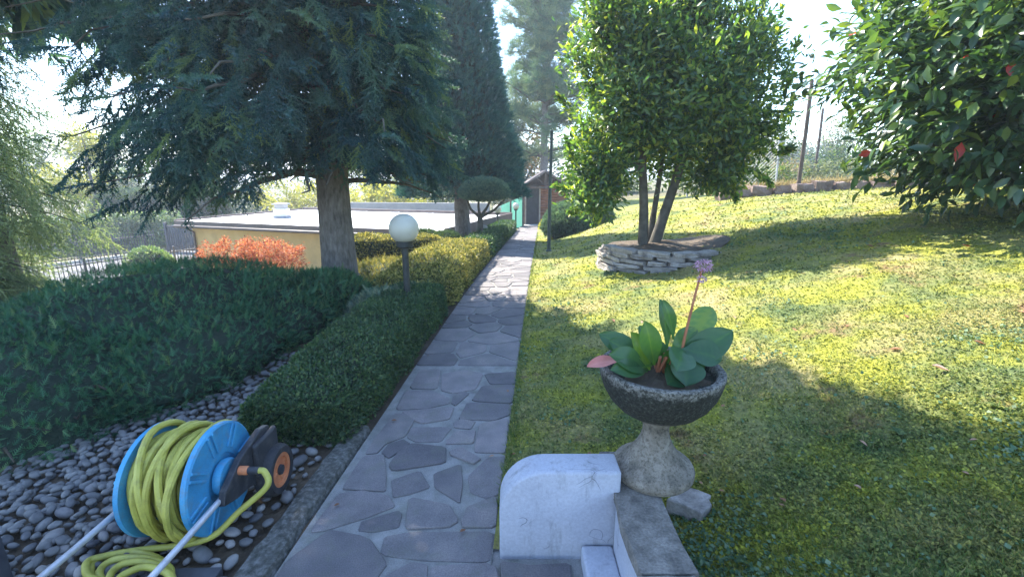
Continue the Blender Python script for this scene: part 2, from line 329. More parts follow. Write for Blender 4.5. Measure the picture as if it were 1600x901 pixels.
F['dark'] = leafmat("dark_evergreen_leaves", [(0, (.025, .055, .045)), (.6, (.05, .09, .06)), (1, (.12, .16, .08))], .3, .55, .3, None, .6)
F['pine'] = leafmat("pine_needles", [(0, (.045, .105, .080)), (.5, (.09, .17, .115)), (1, (.22, .28, .14))], .35, .55, .3, (1.5, 1.5, .8), .8)
F['autumn'] = leafmat("autumn_leaves", [(0, (.10, .12, .04)), (.4, (.22, .20, .06)), (.75, (.36, .24, .08)), (1, (.40, .20, .09))], .42, .6, .3, (1.3, 1.2, .8), .6)
F['rosemary'] = leafmat("grey_shrub_leaves", [(0, (.07, .13, .115)), (.6, (.12, .20, .17)), (1, (.20, .28, .22))], .25, .6, .25, None, 1.5)
F['clover'] = leafmat("clover_leaves", [(0, (.06, .12, .06)), (.6, (.11, .19, .10)), (1, (.22, .28, .16))], .3, .6, .25, (1.3, 1.3, .7))
F['ivy'] = leafmat("ivy_leaves", [(0, (.08, .14, .06)), (.5, (.16, .24, .11)), (.9, (.30, .36, .20)), (1, (.55, .55, .46))], .3, .4, .5, None, .8)
F['dry'] = leafmat("dry_brush", [(0, (.16, .13, .075)), (.6, (.30, .25, .14)), (1, (.40, .36, .20))], .35, .8, .2, (1.2, 1.1, .8), .6)

# ------------------------------------------------------------------ foliage templates and scatterer (numpy)
def leaf_tmpl(w_=.36, fold=.07, curl=.08):
    V = np.array([(0,0,0), (w_*.5,.42,fold), (w_*.42,.68,fold-curl*.4), (0,1,-curl), (-w_*.42,.68,fold-curl*.4), (-w_*.5,.42,fold), (0,.5,0)], float)
    return V, np.array([(0,1,6),(1,2,6),(2,3,6),(3,4,6),(4,5,6),(5,0,6)])
def quad_tmpl(w_=.6):
    return np.array([(0,0,0),(w_*.5,.5,.06),(0,1,0),(-w_*.5,.5,.06)], float), np.array([(0,1,2),(0,2,3)])
def needles(axis0, axis1, n, ln, wd, flat=.5, rs=None):
    V = []; a0 = np.array(axis0, float); a1 = np.array(axis1, float); d = (a1-a0); d /= np.linalg.norm(d)
    side = np.cross(d, (0,0,1)); side /= np.linalg.norm(side) + 1e-9; up = np.cross(side, d)
    for i in range(n):
        f = i/n; p = a0 + (a1-a0)*f
        for sgn in (-1, 1, 0):
            an = rs.normal(0, .35)
            if sgn: o = side*sgn*math.cos(an) + up*math.sin(an)
            else: o = up*rs.choice((-1, 1), p=(.3, .7)) + side*rs.normal(0, .4)
            o = o/np.linalg.norm(o); q = p + (d*.62 + o*.8)*ln*rs.uniform(.75, 1.15)
            wv = np.cross(q-p, o + up*.01 + d*.3); wv /= np.linalg.norm(wv) + 1e-9
            V += [p - d*wd*.5, p + d*wd*.5, q]
    V += [a0 - side*wd*.25, a0 + side*wd*.25, a1]
    return V
def spray_tmpl(seed=0, sub=9, nd=14, wd=.05, ln=1.0, core=True):
    """conifer spray: twigs with a slim core fringed all round by needles"""
    rs = np.random.default_rng(seed); V = []
    def twig(p, q, w_):
        p = np.array(p, float); q = np.array(q, float); d = q-p; L = np.linalg.norm(d); d /= L; sd = np.cross(d, (0, 0, 1)); sd /= np.linalg.norm(sd)+1e-9; up = np.cross(sd, d)
        if core:
            for ang in (0.3, 1.87):
                o = (sd*math.cos(ang)+up*math.sin(ang))*w_*.42; V.extend([p-o*.4, p+o*.4, q])
        n = max(4, int(nd*L/.35)); a0 = rs.uniform(0, 6.28)
        for i in range(n):
            f = (i+rs.random())/n*.98; c = p+d*L*f; an = a0+i*2.4; o = sd*math.cos(an)+up*math.sin(an); e = c+(d*.75+o)*w_*rs.uniform(.8, 1.25)*(1.05-.35*f); t_ = np.cross(d, o)*w_*.24; V.extend([c-t_, c+t_, e])
    twig((0, 0, 0), (0, .55, -.02), wd); twig((0, .5, -.02), (0, 1, -.12), wd)
    for i in range(sub):
        f = .04+.82*i/sub; sg = 1 if i % 2 else -1; L = (.30*(1-f)+.20)*ln*rs.uniform(.7, 1.25); an = R(rs.uniform(28, 60))
        twig((0, f, -.10*f*f), (sg*math.sin(an)*L, f+math.cos(an)*L, -.10*f*f-.28*L+rs.normal(0, .08)), wd*rs.uniform(.8, 1.1))
    V = np.array(V, float); return V, np.arange(len(V)).reshape(-1, 3)
def tuft_tmpl(n=11, spread=.55, wd=.10, seed=1, up=True):
    rs = np.random.default_rng(seed); V = []
    for i in range(n):
        d = np.array((rs.normal(0, spread), 1.0, rs.normal(0, spread))); d /= np.linalg.norm(d)
        p = d*rs.uniform(0, .35); q = d*rs.uniform(.7, 1.05); s = np.cross(d, rs.normal(size=3)); s /= np.linalg.norm(s)
        V += [p - s*wd*.5, p + s*wd*.5, q]
    V = np.array(V); return V, np.arange(len(V)).reshape(-1, 3)
def feather_tmpl(seed=3, n=11):
    """flat feathery sprig of juniper or cypress"""
    rs = np.random.default_rng(seed); V = []
    for i in range(n):
        f = i/n; sg = 1 if i % 2 else -1; L = .42*(1-f*.75)
        p = np.array((0, f*.85, 0)); d = np.array((sg*.75, .75, rs.normal(0, .25))); d /= np.linalg.norm(d); q = p + d*L
        V += [p + (0, -.05, 0), p + (0, .05, 0), q]
    V += [np.array((-.03, 0, 0)), np.array((.03, 0, 0)), np.array((0, 1.0, 0))]
    V = np.array(V); return V, np.arange(len(V)).reshape(-1, 3)
LEAF = leaf_tmpl(); BROAD = leaf_tmpl(.42, .09, .12); QUAD = quad_tmpl(); SPRAYS = [spray_tmpl(s, wd=.085) for s in range(3)]; LIGHT = [spray_tmpl(s, 6, 6, .12) for s in range(3)]; THIN = [spray_tmpl(s, 5, 7, .055, 1.4) for s in (7, 8)]; SLIM = (np.array([(0,0,0),(.17,.5,.06),(0,1,-.05),(-.17,.5,.06)], float), np.array([(0,1,2),(0,2,3)])); TUFT = tuft_tmpl(); FEATHER = [feather_tmpl(s) for s in (3, 4)]
PINEBALL = tuft_tmpl(26, 1.1, .04, 5); COARSE = tuft_tmpl(12, .6, .2, 9)
def scatter(tm, pos, fwd, up, size):
    tv, tf = tm; n = len(pos); y = unit(fwd); x = np.cross(y, up); bad = np.linalg.norm(x, axis=1) < 1e-4
    if bad.any(): x[bad] = np.cross(y[bad], (1, .1, 0))
    x = unit(x); z = np.cross(x, y); size = np.broadcast_to(np.asarray(size, float), (n,))[:, None, None]
    V = pos[:, None, :] + size*(tv[None, :, 0:1]*x[:, None] + tv[None, :, 1:2]*y[:, None] + tv[None, :, 2:3]*z[:, None])
    Fc = tf[None] + (np.arange(n)*len(tv))[:, None, None]
    return V.reshape(-1, 3), Fc.reshape(-1, tf.shape[1])
def foliage(name, batches, mat, parent, kind='stuff'):
    """batches: (template, pos, fwd, up, size[, tint])"""
    Vs, Fs, Ts = [], [], []; off = 0
    for bt in batches:
        tm, pos, fwd, up, size = bt[:5]
        if len(pos) == 0: continue
        tint = bt[5] if len(bt) > 5 else rng.random(len(pos))
        V, Fc = scatter(tm, pos, fwd, up, size); Vs.append(V); Fs.append(Fc + off); off += len(V)
        Ts.append(np.repeat(tint, len(tm[0])))
    return link(name, np_mesh(name, np.concatenate(Vs), np.concatenate(Fs), mat, np.concatenate(Ts)), parent, kind)
def rdir(n): return unit(rng.normal(size=(n, 3)))
def blob_points(n, c, rad, shell=.35, clump=0, csize=.25, flat=False):
    """points in the outer shell of an ellipsoid, gathered in clumps"""
    c = np.array(c); rad = np.array(rad)
    if clump:
        d = rdir(clump); k = c + d*rad*(1 - shell*rng.random((clump, 1))**1.3)*(1 + .12*rng.normal(size=(clump, 1)))
        i = rng.integers(0, clump, n); p = k[i] + rng.normal(size=(n, 3))*csize*np.minimum(1, rad.min())
    else:
        d = rdir(n); p = c + d*rad*(1 - shell*rng.random((n, 1))**1.5)
    return p, unit((p - c)/rad)
def leafy(name, blobs, mat, parent, n, size, tm=LEAF, clump=40, csize=.22, droop=.2, spread=.7, shell=.4):
    B = []; tot = sum(bl[1][0]*bl[1][1]*bl[1][2] for bl in blobs)**1
    for c, rad in blobs:
        k = int(n*(rad[0]*rad[1]*rad[2])/tot) if len(blobs) > 1 else n
        p, nn = blob_points(k, c, rad, shell, clump, csize)
        fw = unit(nn + spread*rng.normal(size=p.shape) + np.array((0, 0, -droop)))
        B.append((tm, p, fw, unit(nn + .6*rng.normal(size=p.shape) + np.array((0, 0, .5))), size*rng.uniform(.65, 1.25, len(p))))
    return foliage(name, B, mat, parent)
def limb(mb, pts, r0, r1, n=8): mb.tube(pts, list(np.linspace(r0, r1, len(pts))), n)
def wob(p, q, n, a):
    p = np.array(p, float); q = np.array(q, float); out = []
    for i in range(n+1):
        f = i/n; out.append(tuple(p + (q-p)*f + rng.normal(size=3)*a*math.sin(PI*f)))
    return out
def tree(name, base, h, blobs, mat, label, cat, n, size, tm=LEAF, trunk_r=.15, bark='bark2', group=None, clump=45, csize=.3, limbs=6, top=None, droop=.2, shell=.45, spread=.7):
    base = Vector(base); o = empty(name, base, label, cat, group); mb = MB()
    top = Vector(top) if top else base + Vector((0, 0, h))
    limb(mb, wob(base - Vector((0,0,.1)), top, 6, .06), trunk_r, trunk_r*.25)
    for i in range(limbs):
        c, rad = blobs[i % len(blobs)]; d = rdir(1)[0]; d[2] = abs(d[2])*.6; e = np.array(c) + d*np.array(rad)*.75
        s = base.lerp(top, random.uniform(.3, .7)); limb(mb, wob(s, e, 4, .06), trunk_r*.4, trunk_r*.1, 6)
    mb.build('trunk', M[bark], o, smooth=True)
    leafy('crown', blobs, mat, o, n, size, tm, clump, csize, droop, spread, shell)
    return o

# ================================================================== THE SETTING
# one ground sheet out to the horizon
def axis_pts(lo, hi, core_lo, core_hi, step, g=1.18):
    a = list(np.arange(core_lo, core_hi + 1e-6, step)); s = step
    while a[-1] < hi: s *= g; a.append(a[-1] + s)
    s = step
    while a[0] > lo: s *= g; a.insert(0, a[0] - s)
    return np.array(a)
gx = axis_pts(-600, 600, -22, 16, .45); gy = axis_pts(-60, 900, -4, 34, .45)
X, Y = np.meshgrid(gx, gy, indexing='ij'); Z = terrain(X, Y) - .05
Z = Z + (fbm(X*.9, Y*.9) - .5)*.06*(np.abs(X - path_c(Y)) > 1.0)
nx, ny = X.shape; I = np.arange(nx*ny).reshape(nx, ny)
def gridF(I): return np.stack([I[:-1, :-1], I[1:, :-1], I[1:, 1:], I[:-1, 1:]], -1).reshape(-1, 4)
tag(link('ground', np_mesh('ground', np.stack([X, Y, Z], -1).reshape(-1, 3), gridF(I), M['ground'], smooth=True)), kind='structure')

# lawn right of the path: mossy and lumpy
ra = np.concatenate([np.linspace(0, 3.2, 110), np.linspace(3.24, 9, 84), np.linspace(9.2, 22, 30)]); ya = np.concatenate([np.linspace(-1, 5.5, 170), np.linspace(5.55, 13, 100), np.linspace(13.2, 26, 50)])
RR, YY = np.meshgrid(ra, ya, indexing='ij'); XX = path_c(YY) + HW + RR
def lawn_bump(x, y): return (fbm(x*4, y*4, 4) - .47)*.065 + (fbm(x*20, y*20, 2) - .37)*.028
ZZ = terrain(XX, YY) + .005 + lawn_bump(XX, YY)*np.minimum(1, RR*6 + .15)
LF = gridF(np.arange(XX.size).reshape(XX.shape)); fx_, fy_ = XX.ravel()[LF].mean(1), YY.ravel()[LF].mean(1)
LF = LF[~((fx_ < .50) & (fy_ < 1.66))]
tag(link('lawn', np_mesh('lawn', np.stack([XX, YY, ZZ], -1).reshape(-1, 3), LF, M['lawn'], smooth=True)), kind='structure')

# planted bed left of the path
la = np.linspace(.0, 7.0, 90); yb = np.concatenate([np.linspace(-1, 9, 130), np.linspace(9.2, 14, 24)])
LL, YB = np.meshgrid(la, yb, indexing='ij'); XB = path_c(YB) - HW - LL
ZB = terrain(XB, YB) - .02 + (fbm(XB*6, YB*6) - .5)*.03
tag(link('soil_bed', np_mesh('soil_bed', np.stack([XB, YB, ZB], -1).reshape(-1, 3), gridF(np.arange(XB.size).reshape(XB.shape)), M['soil'], smooth=True)), kind='structure')

# street below on the left
sx_ = axis_pts(-45, -11.5, -20, -13, 1.0); sy_ = np.arange(2, 40, 1.0)
mbs = MB(); P = [(-17.6, 8), (-16.15, 14), (-13.3, 20.4), (-12.6, 26), (-18, 30), (-18.6, 24.2), (-20.9, 20), (-25, 10)]
mbs.prism(P, STREET - .2, STREET + .012); tag(mbs.build('street', M['asphalt']), kind='structure')

# crazy-paved path: mortar bed plus one object per flagstone
path = MB(); ys = list(np.linspace(-1.2, 23.2, 60)); V = []
for y in ys:
    for s, dz in ((-HW, -.10), (-HW, .0), (HW, .0), (HW, -.10)): V.append((path_c(y) + s, y, float(zp(y)) + dz))
n = 4; Fq = [(i*n+k, i*n+k+1, (i+1)*n+k+1, (i+1)*n+k) for i in range(len(ys)-1) for k in range(3)]
path.add(V, Fq); path.box((.13, .27, -.062), (.74, 2.98, .1)); path_o = tag(path.build('path', M['mortar']), kind='structure')
HAND = [  # nearest stones, outline read off the paving
 [(30,830),(200,705),(310,725),(365,745),(430,840),(390,890),(370,940),(-40,940)], [(430,730),(520,712),(870,708),(845,830),(600,825),(440,805),(415,790)],
 [(320,700),(335,665),(480,622),(495,635),(480,690),(370,708)], [(510,695),(530,570),(690,600),(725,665),(690,688)], [(745,660),(765,610),(880,565),(890,600),(885,690),(750,688)],
 [(235,555),(330,540),(435,562),(465,603),(330,655),(195,697),(135,705),(128,695)], [(455,495),(570,458),(612,525),(520,555),(462,565)], [(630,470),(740,432),(745,520),(735,588),(632,525)],
 [(770,480),(850,405),(920,400),(905,550),(850,568),(780,545)], [(262,515),(335,402),(420,395),(430,470),(425,540),(330,535),(255,530)], [(445,435),(490,370),(540,348),(675,362),(672,425),(460,455)],
 [(695,380),(740,362),(820,408),(790,430),(700,395)], [(800,350),(820,265),(935,245),(930,340),(920,382),(800,378)], [(685,330),(720,298),(800,292),(790,345),(680,348)], [(520,320),(535,280),(700,278),(655,335),(560,340)],
 [(410,385),(440,350),(500,330),(530,345),(445,405)], [(710,260),(740,245),(800,255),(780,285),(715,280)], [(735,240),(770,178),(950,185),(940,225),(880,248),(740,245)],
 [(350,385),(375,340),(465,225),(520,225),(545,250),(510,315),(430,345),(400,380)], [(550,250),(500,215),(600,205),(710,198),(690,245),(580,262)], [(475,205),(515,130),(620,128),(690,160),(690,180),(600,200)],
 [(790,165),(830,110),(960,105),(955,180),(800,170)], [(700,180),(710,150),(745,130),(775,140),(720,188)], [(530,118),(572,45),(655,42),(640,120)], [(660,125),(665,60),(760,45),(830,60),(800,120),(710,138)], [(860,100),(840,60),(966,50),(963,100)],
 [(625,850),(840,838),(880,850),(900,940),(605,940)], [(430,890),(540,835),(600,850),(595,940),(410,940)], [(905,835),(1010,850),(1190,842),(1190,930),(915,935)]]
polys = []
for pl in HAND:
    q = []
    for zx, zy in pl:
        u, v = 440 + zx/2.642, 560 + zy/2.642; g = on(u, v, .012); s = max(-HW+.004, min(HW-.004 if g.y > 1.6 else .8, g.x - path_c(g.y))); q.append((path_c(g.y) + s, g.y))
    polys.append(q)
def clip(poly, a, b_, c_):     # keep a*x+b*y<=c
    out = []
    for i in range(len(poly)):
        p, q = poly[i], poly[(i+1) % len(poly)]; dp = a*p[0]+b_*p[1]-c_; dq = a*q[0]+b_*q[1]-c_
        if dp <= 0: out.append(p)
        if dp*dq < 0: f = dp/(dp-dq); out.append((p[0]+(q[0]-p[0])*f, p[1]+(q[1]-p[1])*f))
    return out
def crazy(y0, y1, gap, step, cols):
    seeds = []; y = y0; row = 0
    while y < y1:
        k = cols if row % 2 else cols - (1 if random.random() < .5 else 0)
        for i in range(k): seeds.append((-HW + 2*HW*(i+.5)/k + random.uniform(-.10, .10), y + step*.5 + random.uniform(-.42, .42)*step))
        y += step; row += 1
    for i, (sx, sy) in enumerate(seeds):
        pl = [(-HW+.005, y0), (HW-.005, y0), (HW-.005, y1), (-HW+.005, y1)]
        for j, (ox, oy) in enumerate(seeds):
            if i == j or abs(oy-sy) > 1.6: continue
            dx, dy = ox-sx, oy-sy; d = math.hypot(dx, dy); g_ = gap*random.uniform(.55, 1.3)
            pl = clip(pl, dx/d, dy/d, (dx*(sx+ox)/2 + dy*(sy+oy)/2)/d - g_/2)
            if len(pl) < 3: break
        if len(pl) >= 3 and (max(p[1] for p in pl)-min(p[1] for p in pl)) > .06: polys.append([(path_c(y)+s, y) for s, y in pl])
y_hand = max(p[1] for q in polys for p in q)
crazy(3.62, 9.5, .03, .30, 3); crazy(9.5, 23.0, .035, .46, 2); crazy(-1.0, 1.45, .035, .34, 3)
def round_poly(p, f=.16):
    out = []
    for i in range(len(p)):
        a, c_, b_ = p[i-1], p[i], p[(i+1) % len(p)]
        for q, g_ in ((a, f), (b_, f)):
            out.append((c_[0]+(q[0]-c_[0])*g_ + random.gauss(0, .0015), c_[1]+(q[1]-c_[1])*g_ + random.gauss(0, .0015)))
    return out
for q in polys:
    q = round_poly([(p[0]+(p[0]-sum(k[0] for k in q)/len(q))*.05, p[1]+(p[1]-sum(k[1] for k in q)/len(q))*.05) for p in q] if q in polys[:len(HAND)] else q, .09); zz = float(zp(sum(p[1] for p in q)/len(q))); mb = MB()
    n_ = len(q); hh = random.uniform(.006, .012); cx = sum(p[0] for p in q)/n_; cy = sum(p[1] for p in q)/n_
    V = [(x, y, float(zp(y))-.02) for x, y in q] + [(x, y, float(zp(y))+hh-.003) for x, y in q] + [(x-(x-cx)*.03, y-(y-cy)*.03, float(zp(y))+hh) for x, y in q]
    mb.add(V, [(j*n_+i, j*n_+(i+1)%n_, (j+1)*n_+(i+1)%n_, (j+1)*n_+i) for j in range(2) for i in range(n_)] + [tuple(2*n_+i for i in range(n_))])
    mb.build('flagstone', M['flag'], path_o)

# rough washed-concrete edging between path and pebbles
ed = MB(); yy = list(np.linspace(-1, 2.62, 60)); rows = 7; V = []
for y in yy:
    for k in range(rows):
        l = .004 + .165*k/(rows-1) + (0 if k in (0,) else random.uniform(-.008, .008)); z = .012 + .012*math.sin(PI*k/(rows-1)) + random.uniform(-.007, .007) - (.06 if k in (0, rows-1) else 0)
        V.append((path_c(y)-HW-l, y, z))
ed.add(V, [(i*rows+k, i*rows+k+1, (i+1)*rows+k+1, (i+1)*rows+k) for i in range(len(yy)-1) for k in range(rows-1)])
tag(ed.build('path_edging', M['edging'], smooth=True), kind='structure')

# pebble bed: the pebbles nearest the camera are single objects, the rest one mesh
pv = []
for k in range(6):
    bm = bmesh.new(); bmesh.ops.create_icosphere(bm, subdivisions=2, radius=.5)
    ax = (random.uniform(.8, 1.15), random.uniform(.55, .85), random.uniform(.38, .55))
    for v in bm.verts:
        nz = 1 + .10*math.sin(3*v.co.x*4 + k) * math.cos(v.co.y*5 + k*2); v.co = Vector((v.co.x*ax[0], v.co.y*ax[1], v.co.z*ax[2]))*nz
    me = bpy.data.meshes.new('pebble'); bm.to_mesh(me); bm.free(); me.materials.append(M['pebble'])
    me.polygons.foreach_set("use_smooth", [True]*len(me.polygons)); pv.append(me)
cand = []; cell = {}
def pb_ok(x, y, r):
    ci, cj = int(x/.08), int(y/.08)
    for a in range(ci-1, ci+2):
        for b_ in range(cj-1, cj+2):
            for (qx, qy, qr) in cell.get((a, b_), ()):
                if math.hypot(qx-x, qy-y) < (qr+r)*.80: return False
    cell.setdefault((ci, cj), []).append((x, y, r)); return True
for _ in range(30000):
    y = random.uniform(1.05, 3.9); l = random.uniform(.19, 2.6); x = path_c(y)-HW-l; r = random.choice((.022, .027, .033, .04, .046))*random.uniform(.85, 1.15)
    sparse = l < .42 and y > 1.45
    if l < .75 and y > 2.5: continue
    if sparse and random.random() < .70: continue
    if pb_ok(x, y, r): cand.append((x, y, r, 0))
for _ in range(1300):                                       # a second loose layer
    y = random.uniform(1.05, 3.2); l = random.uniform(.5, 2.2); x = path_c(y)-HW-l; cand.append((x, y, random.uniform(.02, .034), .024))
def pz(x, y): return tz(x, y) - .012
cand = [c_ for c_ in cand if -c_[0] < 1.3*c_[1] + .7]
cand.sort(key=lambda c_: math.hypot(c_[0], c_[1]) / (.6 + c_[2]*12))
bed = tag(MB().prism([(path_c(-.5)-HW-.17, -.5), (path_c(2.6)-HW-.17, 2.6), (path_c(2.7)-HW-.75, 2.7), (path_c(4)-HW-.75, 4), (path_c(4)-HW-2.7, 4), (path_c(-.5)-HW-2.9, -.5)][::-1], -.12, -.028).build('pebble_bed', M['soil']), kind='structure')
restV, restF, off = [], [], 0
for i, (x, y, r, dz) in enumerate(cand):
    me = pv[i % 6]; Mx = Matrix.Translation((x, y, pz(x, y) + r*.42 + dz)) @ Matrix.Rotation(random.uniform(0, 2*PI), 4, 'Z') @ Matrix.Rotation(random.gauss(0, .28), 4, 'X') @ Matrix.Rotation(random.gauss(0, .28), 4, 'Y') @ Matrix.Diagonal((2*r, 2*r, 2*r, 1))
    if i < 296:
        o = bpy.data.objects.new('pebble', me); COL.objects.link(o); o.parent = bed; o.matrix_basis = Mx
    else:
        v = np.empty(len(me.vertices)*3); me.vertices.foreach_get("co", v); v = v.reshape(-1, 3) @ np.array(Mx.to_3x3()).T + np.array(Mx.translation)
        f = np.empty(len(me.polygons)*3, int); me.polygons.foreach_get("vertices", f); restV.append(v); restF.append(f.reshape(-1, 3)+off); off += len(v)
link('loose_pebbles', np_mesh('loose_pebbles', np.concatenate(restV), np.concatenate(restF), M['pebble'], smooth=True), bed, 'stuff')

# ================================================================== BUILDINGS AND FENCES
# low flat-roofed garage set into the bank
A2, D2 = np.array((-12.5, 18.05)), np.array((-2.2, 14.7)); ux = (D2-A2)/np.linalg.norm(D2-A2); uy = np.array((-ux[1], ux[0])); LW = float(np.linalg.norm(D2-A2)); DP = 6.0
def gp(a, d, z): p = A2 + ux*a + uy*d; return (p[0], p[1], z)
gar = empty('garage', gp(0, 0, STREET), 'low ochre garage with a white flat roof behind the spruce trunk', 'garage')
def gbox(mb, a0, a1, d0, d1, z0, z1):
    V = [gp(a, d, z) for a in (a0, a1) for d in (d0, d1) for z in (z0, z1)]
    return mb.add(V, [(0,1,3,2),(4,6,7,5),(0,4,5,1),(2,3,7,6),(0,2,6,4),(1,5,7,3)])
gbox(MB(), 0, LW, 0, DP, STREET-.3, -.34).build('wall', M['ochre'], gar)
rf = gbox(MB(), -.32, LW+.2, -.35, DP+.3, -.338, -.13).build('roof', M['roofing'], gar)
for i in range(1, 6):
    sm_ = MB(); gbox(sm_, i*LW/6-.03, i*LW/6+.03, -.33, DP+.28, -.132, -.115); sm_.build('seam', M['roofing'], rf)
fa = MB(); gbox(fa, -.36, LW+.24, -.40, -.352, -.36, -.10); gbox(fa, -.37, -.322, -.35, DP+.3, -.36, -.05); fa.build('fascia', M['fascia'], gar)
gu = gp(-.3, -.46, -.30), gp(LW+.2, -.46, -.30); MB().tube(gu, .055, 10).build('gutter', M['fascia'], gar, smooth=True)
MB().tube([gp(.12, -.40, -.32), gp(.12, -.06, -.55), gp(.12, -.06, STREET)], .04, 8).build('downpipe', M['fascia'], gar, smooth=True)
pa = MB(); gbox(pa, -.3, LW+.2, DP+.304, DP+.40, -.36, .0); gbox(pa, LW+.204, LW+.28, -.3, DP+.3, -.36, -.02); pa.build('parapet', M['fascia'], gar)
ch = at(441, 338, 19.4); cm = MB(); cm.box((ch.x, ch.y, .06), (.50, .42, .38)); chim = cm.build('chimney', M['roofing'], rf, bevel=.01)
MB().box((ch.x, ch.y, .33), (.40, .34, .16)).build('cowl', M['gwall'], chim, bevel=.01); MB().box((ch.x, ch.y, .44), (.56, .48, .05)).build('cap', M['gwall'], chim, bevel=.01)
MB().box((ch.x, ch.y, -.09), (.56, .48, .085)).build('flashing', M['shutter'], chim)
sh = MB(); gbox(sh, 6.2, 7.05, -.05, -.002, STREET, -.85); shu = sh.build('shutter', M['shutter'], gar)
for i in range(9):
    b_ = MB(); gbox(b_, 6.23+i*.09, 6.27+i*.09, -.075, -.052, STREET+.05, -.9); b_.build('slat', M['shutter'], shu)

def railing(name, p0, p1, z0, h, step, label, group=None, kerb=.12, bar=.022, post_every=12):
    p0, p1 = Vector((*p0, 0)), Vector((*p1, 0)); d = (p1-p0); L = d.length; d.normalize(); an = math.atan2(d.y, d.x); Mz = Matrix.Rotation(an, 3, 'Z')
    o = empty(name, (p0.x, p0.y, z0), label, 'fence', group); mid = (p0+p1)/2
    MB().box((mid.x, mid.y, z0+kerb/2-.05), (L, .22, kerb+.1), Mz).build('kerb', M['kerb'], o)
    for zz in (z0+kerb+.10, z0+h-.06): MB().box((mid.x, mid.y, zz), (L, .045, .045), Mz).build('rail', M['rail'], o)
    n = int(L/step); mb_ = MB().box((0, 0, h/2), (bar, bar, h)); me = mb_.mesh('bar', M['rail']); mp = MB().box((0, 0, h/2+.03), (.06, .06, h+.06)).mesh('post', M['rail'])
    for i in range(n+1):
        p = p0 + d*(i*L/n); q = bpy.data.objects.new('post' if i % post_every == 0 else 'bar', mp if i % post_every == 0 else me); COL.objects.link(q); q.parent = o
        q.location = (p.x-p0.x, p.y-p0.y, kerb+.02 if i % post_every else kerb-.02); q.rotation_euler = (0, 0, an)
    return o
railing('railing', (-16.9, 11.9), (-13.35, 20.2), STREET, .95, .125, 'dark railing on a pale kerb on the near side of the street')
railing('railing', (-22.6, 16.5), (-18.6, 23.9), STREET, 1.0, .11, 'dark railing on the far side of the street below the ivy wall')
def sheet_gate(p0, p1, z0, h, label):
    p0, p1 = Vector((*p0, 0)), Vector((*p1, 0)); d = p1-p0; L = d.length; d.normalize(); an = math.atan2(d.y, d.x); Mz = Matrix.Rotation(an, 3, 'Z'); mid = (p0+p1)/2
    o = empty('metal_gate', (p0.x, p0.y, z0), label, 'gate')
    MB().box((mid.x, mid.y, z0+.12), (L, .06, .08), Mz).build('rail', M['rail'], o); MB().box((mid.x, mid.y, z0+h), (L, .06, .08), Mz).build('rail', M['rail'], o)
    n = int(L/.14); me = MB().box((0, 0, h/2), (.105, .03, h-.1)).mesh('slat', M['rail'])
    for i in range(n):
        p = p0 + d*((i+.5)*L/n); q = bpy.data.objects.new('slat', me); COL.objects.link(q); q.parent = o; q.location = (p.x-p0.x, p.y-p0.y, .05); q.rotation_euler = (0, 0, an)
    for p in (p0, p1): MB().box((p.x, p.y, z0+h/2+.1), (.12, .12, h+.2), Mz).build('post', M['rail'], o)
sheet_gate((-18.3, 24.4), (-13.9, 23.6), STREET, 1.35, 'dark slatted metal gate at the end of the street beside the garage')

# wooden hut at the end of the path
HY = 23.2; HX0, HX1 = .52, 2.72; HZ = float(zp(HY)) - .02
hut = empty('garden_hut', ((HX0+HX1)/2, HY, HZ), 'small brown log hut with a dark door at the end of the path', 'hut')
DX0, DX1, DT = .72, 1.33, HZ+1.88
MB().box(((HX0+HX1)/2, HY+1.15, HZ+.97), (HX1-HX0-.1, 1.9, 1.9)).build('wall', M['dwood'], hut)
for i in range(14):
    z = HZ + .09 + i*.138
    mb = MB().tube([(DX1+.09, HY+.13, z), (HX1+.05, HY+.13, z)], .078, 8); mb.build('log', M['log'], hut, smooth=True)
    if i < 14: MB().tube([(HX0-.05, HY+.13, z), (DX0-.09, HY+.13, z)], .078, 8).build('log', M['log'], hut, smooth=True)
dr = MB().box(((DX0+DX1)/2, HY+.12, HZ+.96), (DX1-DX0, .05, 1.84)).build('door', M['door'], hut)
for i in range(7): MB().box(((DX0+DX1)/2, HY+.088, HZ+.2+i*.26), (DX1-DX0-.06, .012, .21)).build('panel', M['door'], dr, bevel=.004)
for x in (DX0-.05, DX1+.05): MB().box((x, HY+.06, HZ+.97), (.075, .08, 1.94)).build('door_frame', M['frame'], hut)
MB().box(((DX0+DX1)/2, HY+.06, HZ+1.99), (DX1-DX0+.18, .08, .09)).build('lintel', M['dwood'], hut)
EA, PK = HZ+1.86, HZ+2.62; cx = (HX0+HX1)/2
for sg in (-1, 1):
    e = Vector((cx+sg*1.36, 0, EA-.10)); k = Vector((cx, 0, PK)); nrm = Vector((sg*(PK-EA+.1), 0, 1.36)).normalized()
    V = [(p.x, y, p.z) for y in (HY-.55, HY+2.35) for p in (e, k, k+nrm*.07 if False else Vector((k.x, 0, k.z+.09)), e+nrm*.08)]
    MB().add(V, [(0,1,2,3),(7,6,5,4),(0,4,5,1),(1,5,6,2),(2,6,7,3),(3,7,4,0)]).build('roof', M['shingle'], hut)
tr_ = MB(); tr_.box((cx, HY-.40, EA+.02), (2.5, .09, .10)); tr_.build('tie_beam', M['dwood'], hut)
MB().box((cx, HY-.40, (EA+PK)/2+.05), (.10, .09, PK-EA-.1)).build('king_post', M['dwood'], hut)
for sg in (-1, 1): MB().tube([(cx+sg*.05, HY-.40, EA+.18), (cx+sg*.42, HY-.40, EA+.44)], .045, 6).build('strut', M['dwood'], hut)
for x in (HX0+.02, HX1-.02): MB().box((x, HY-.40, HZ+.93), (.10, .10, 1.9)).build('post', M['dwood'], hut)
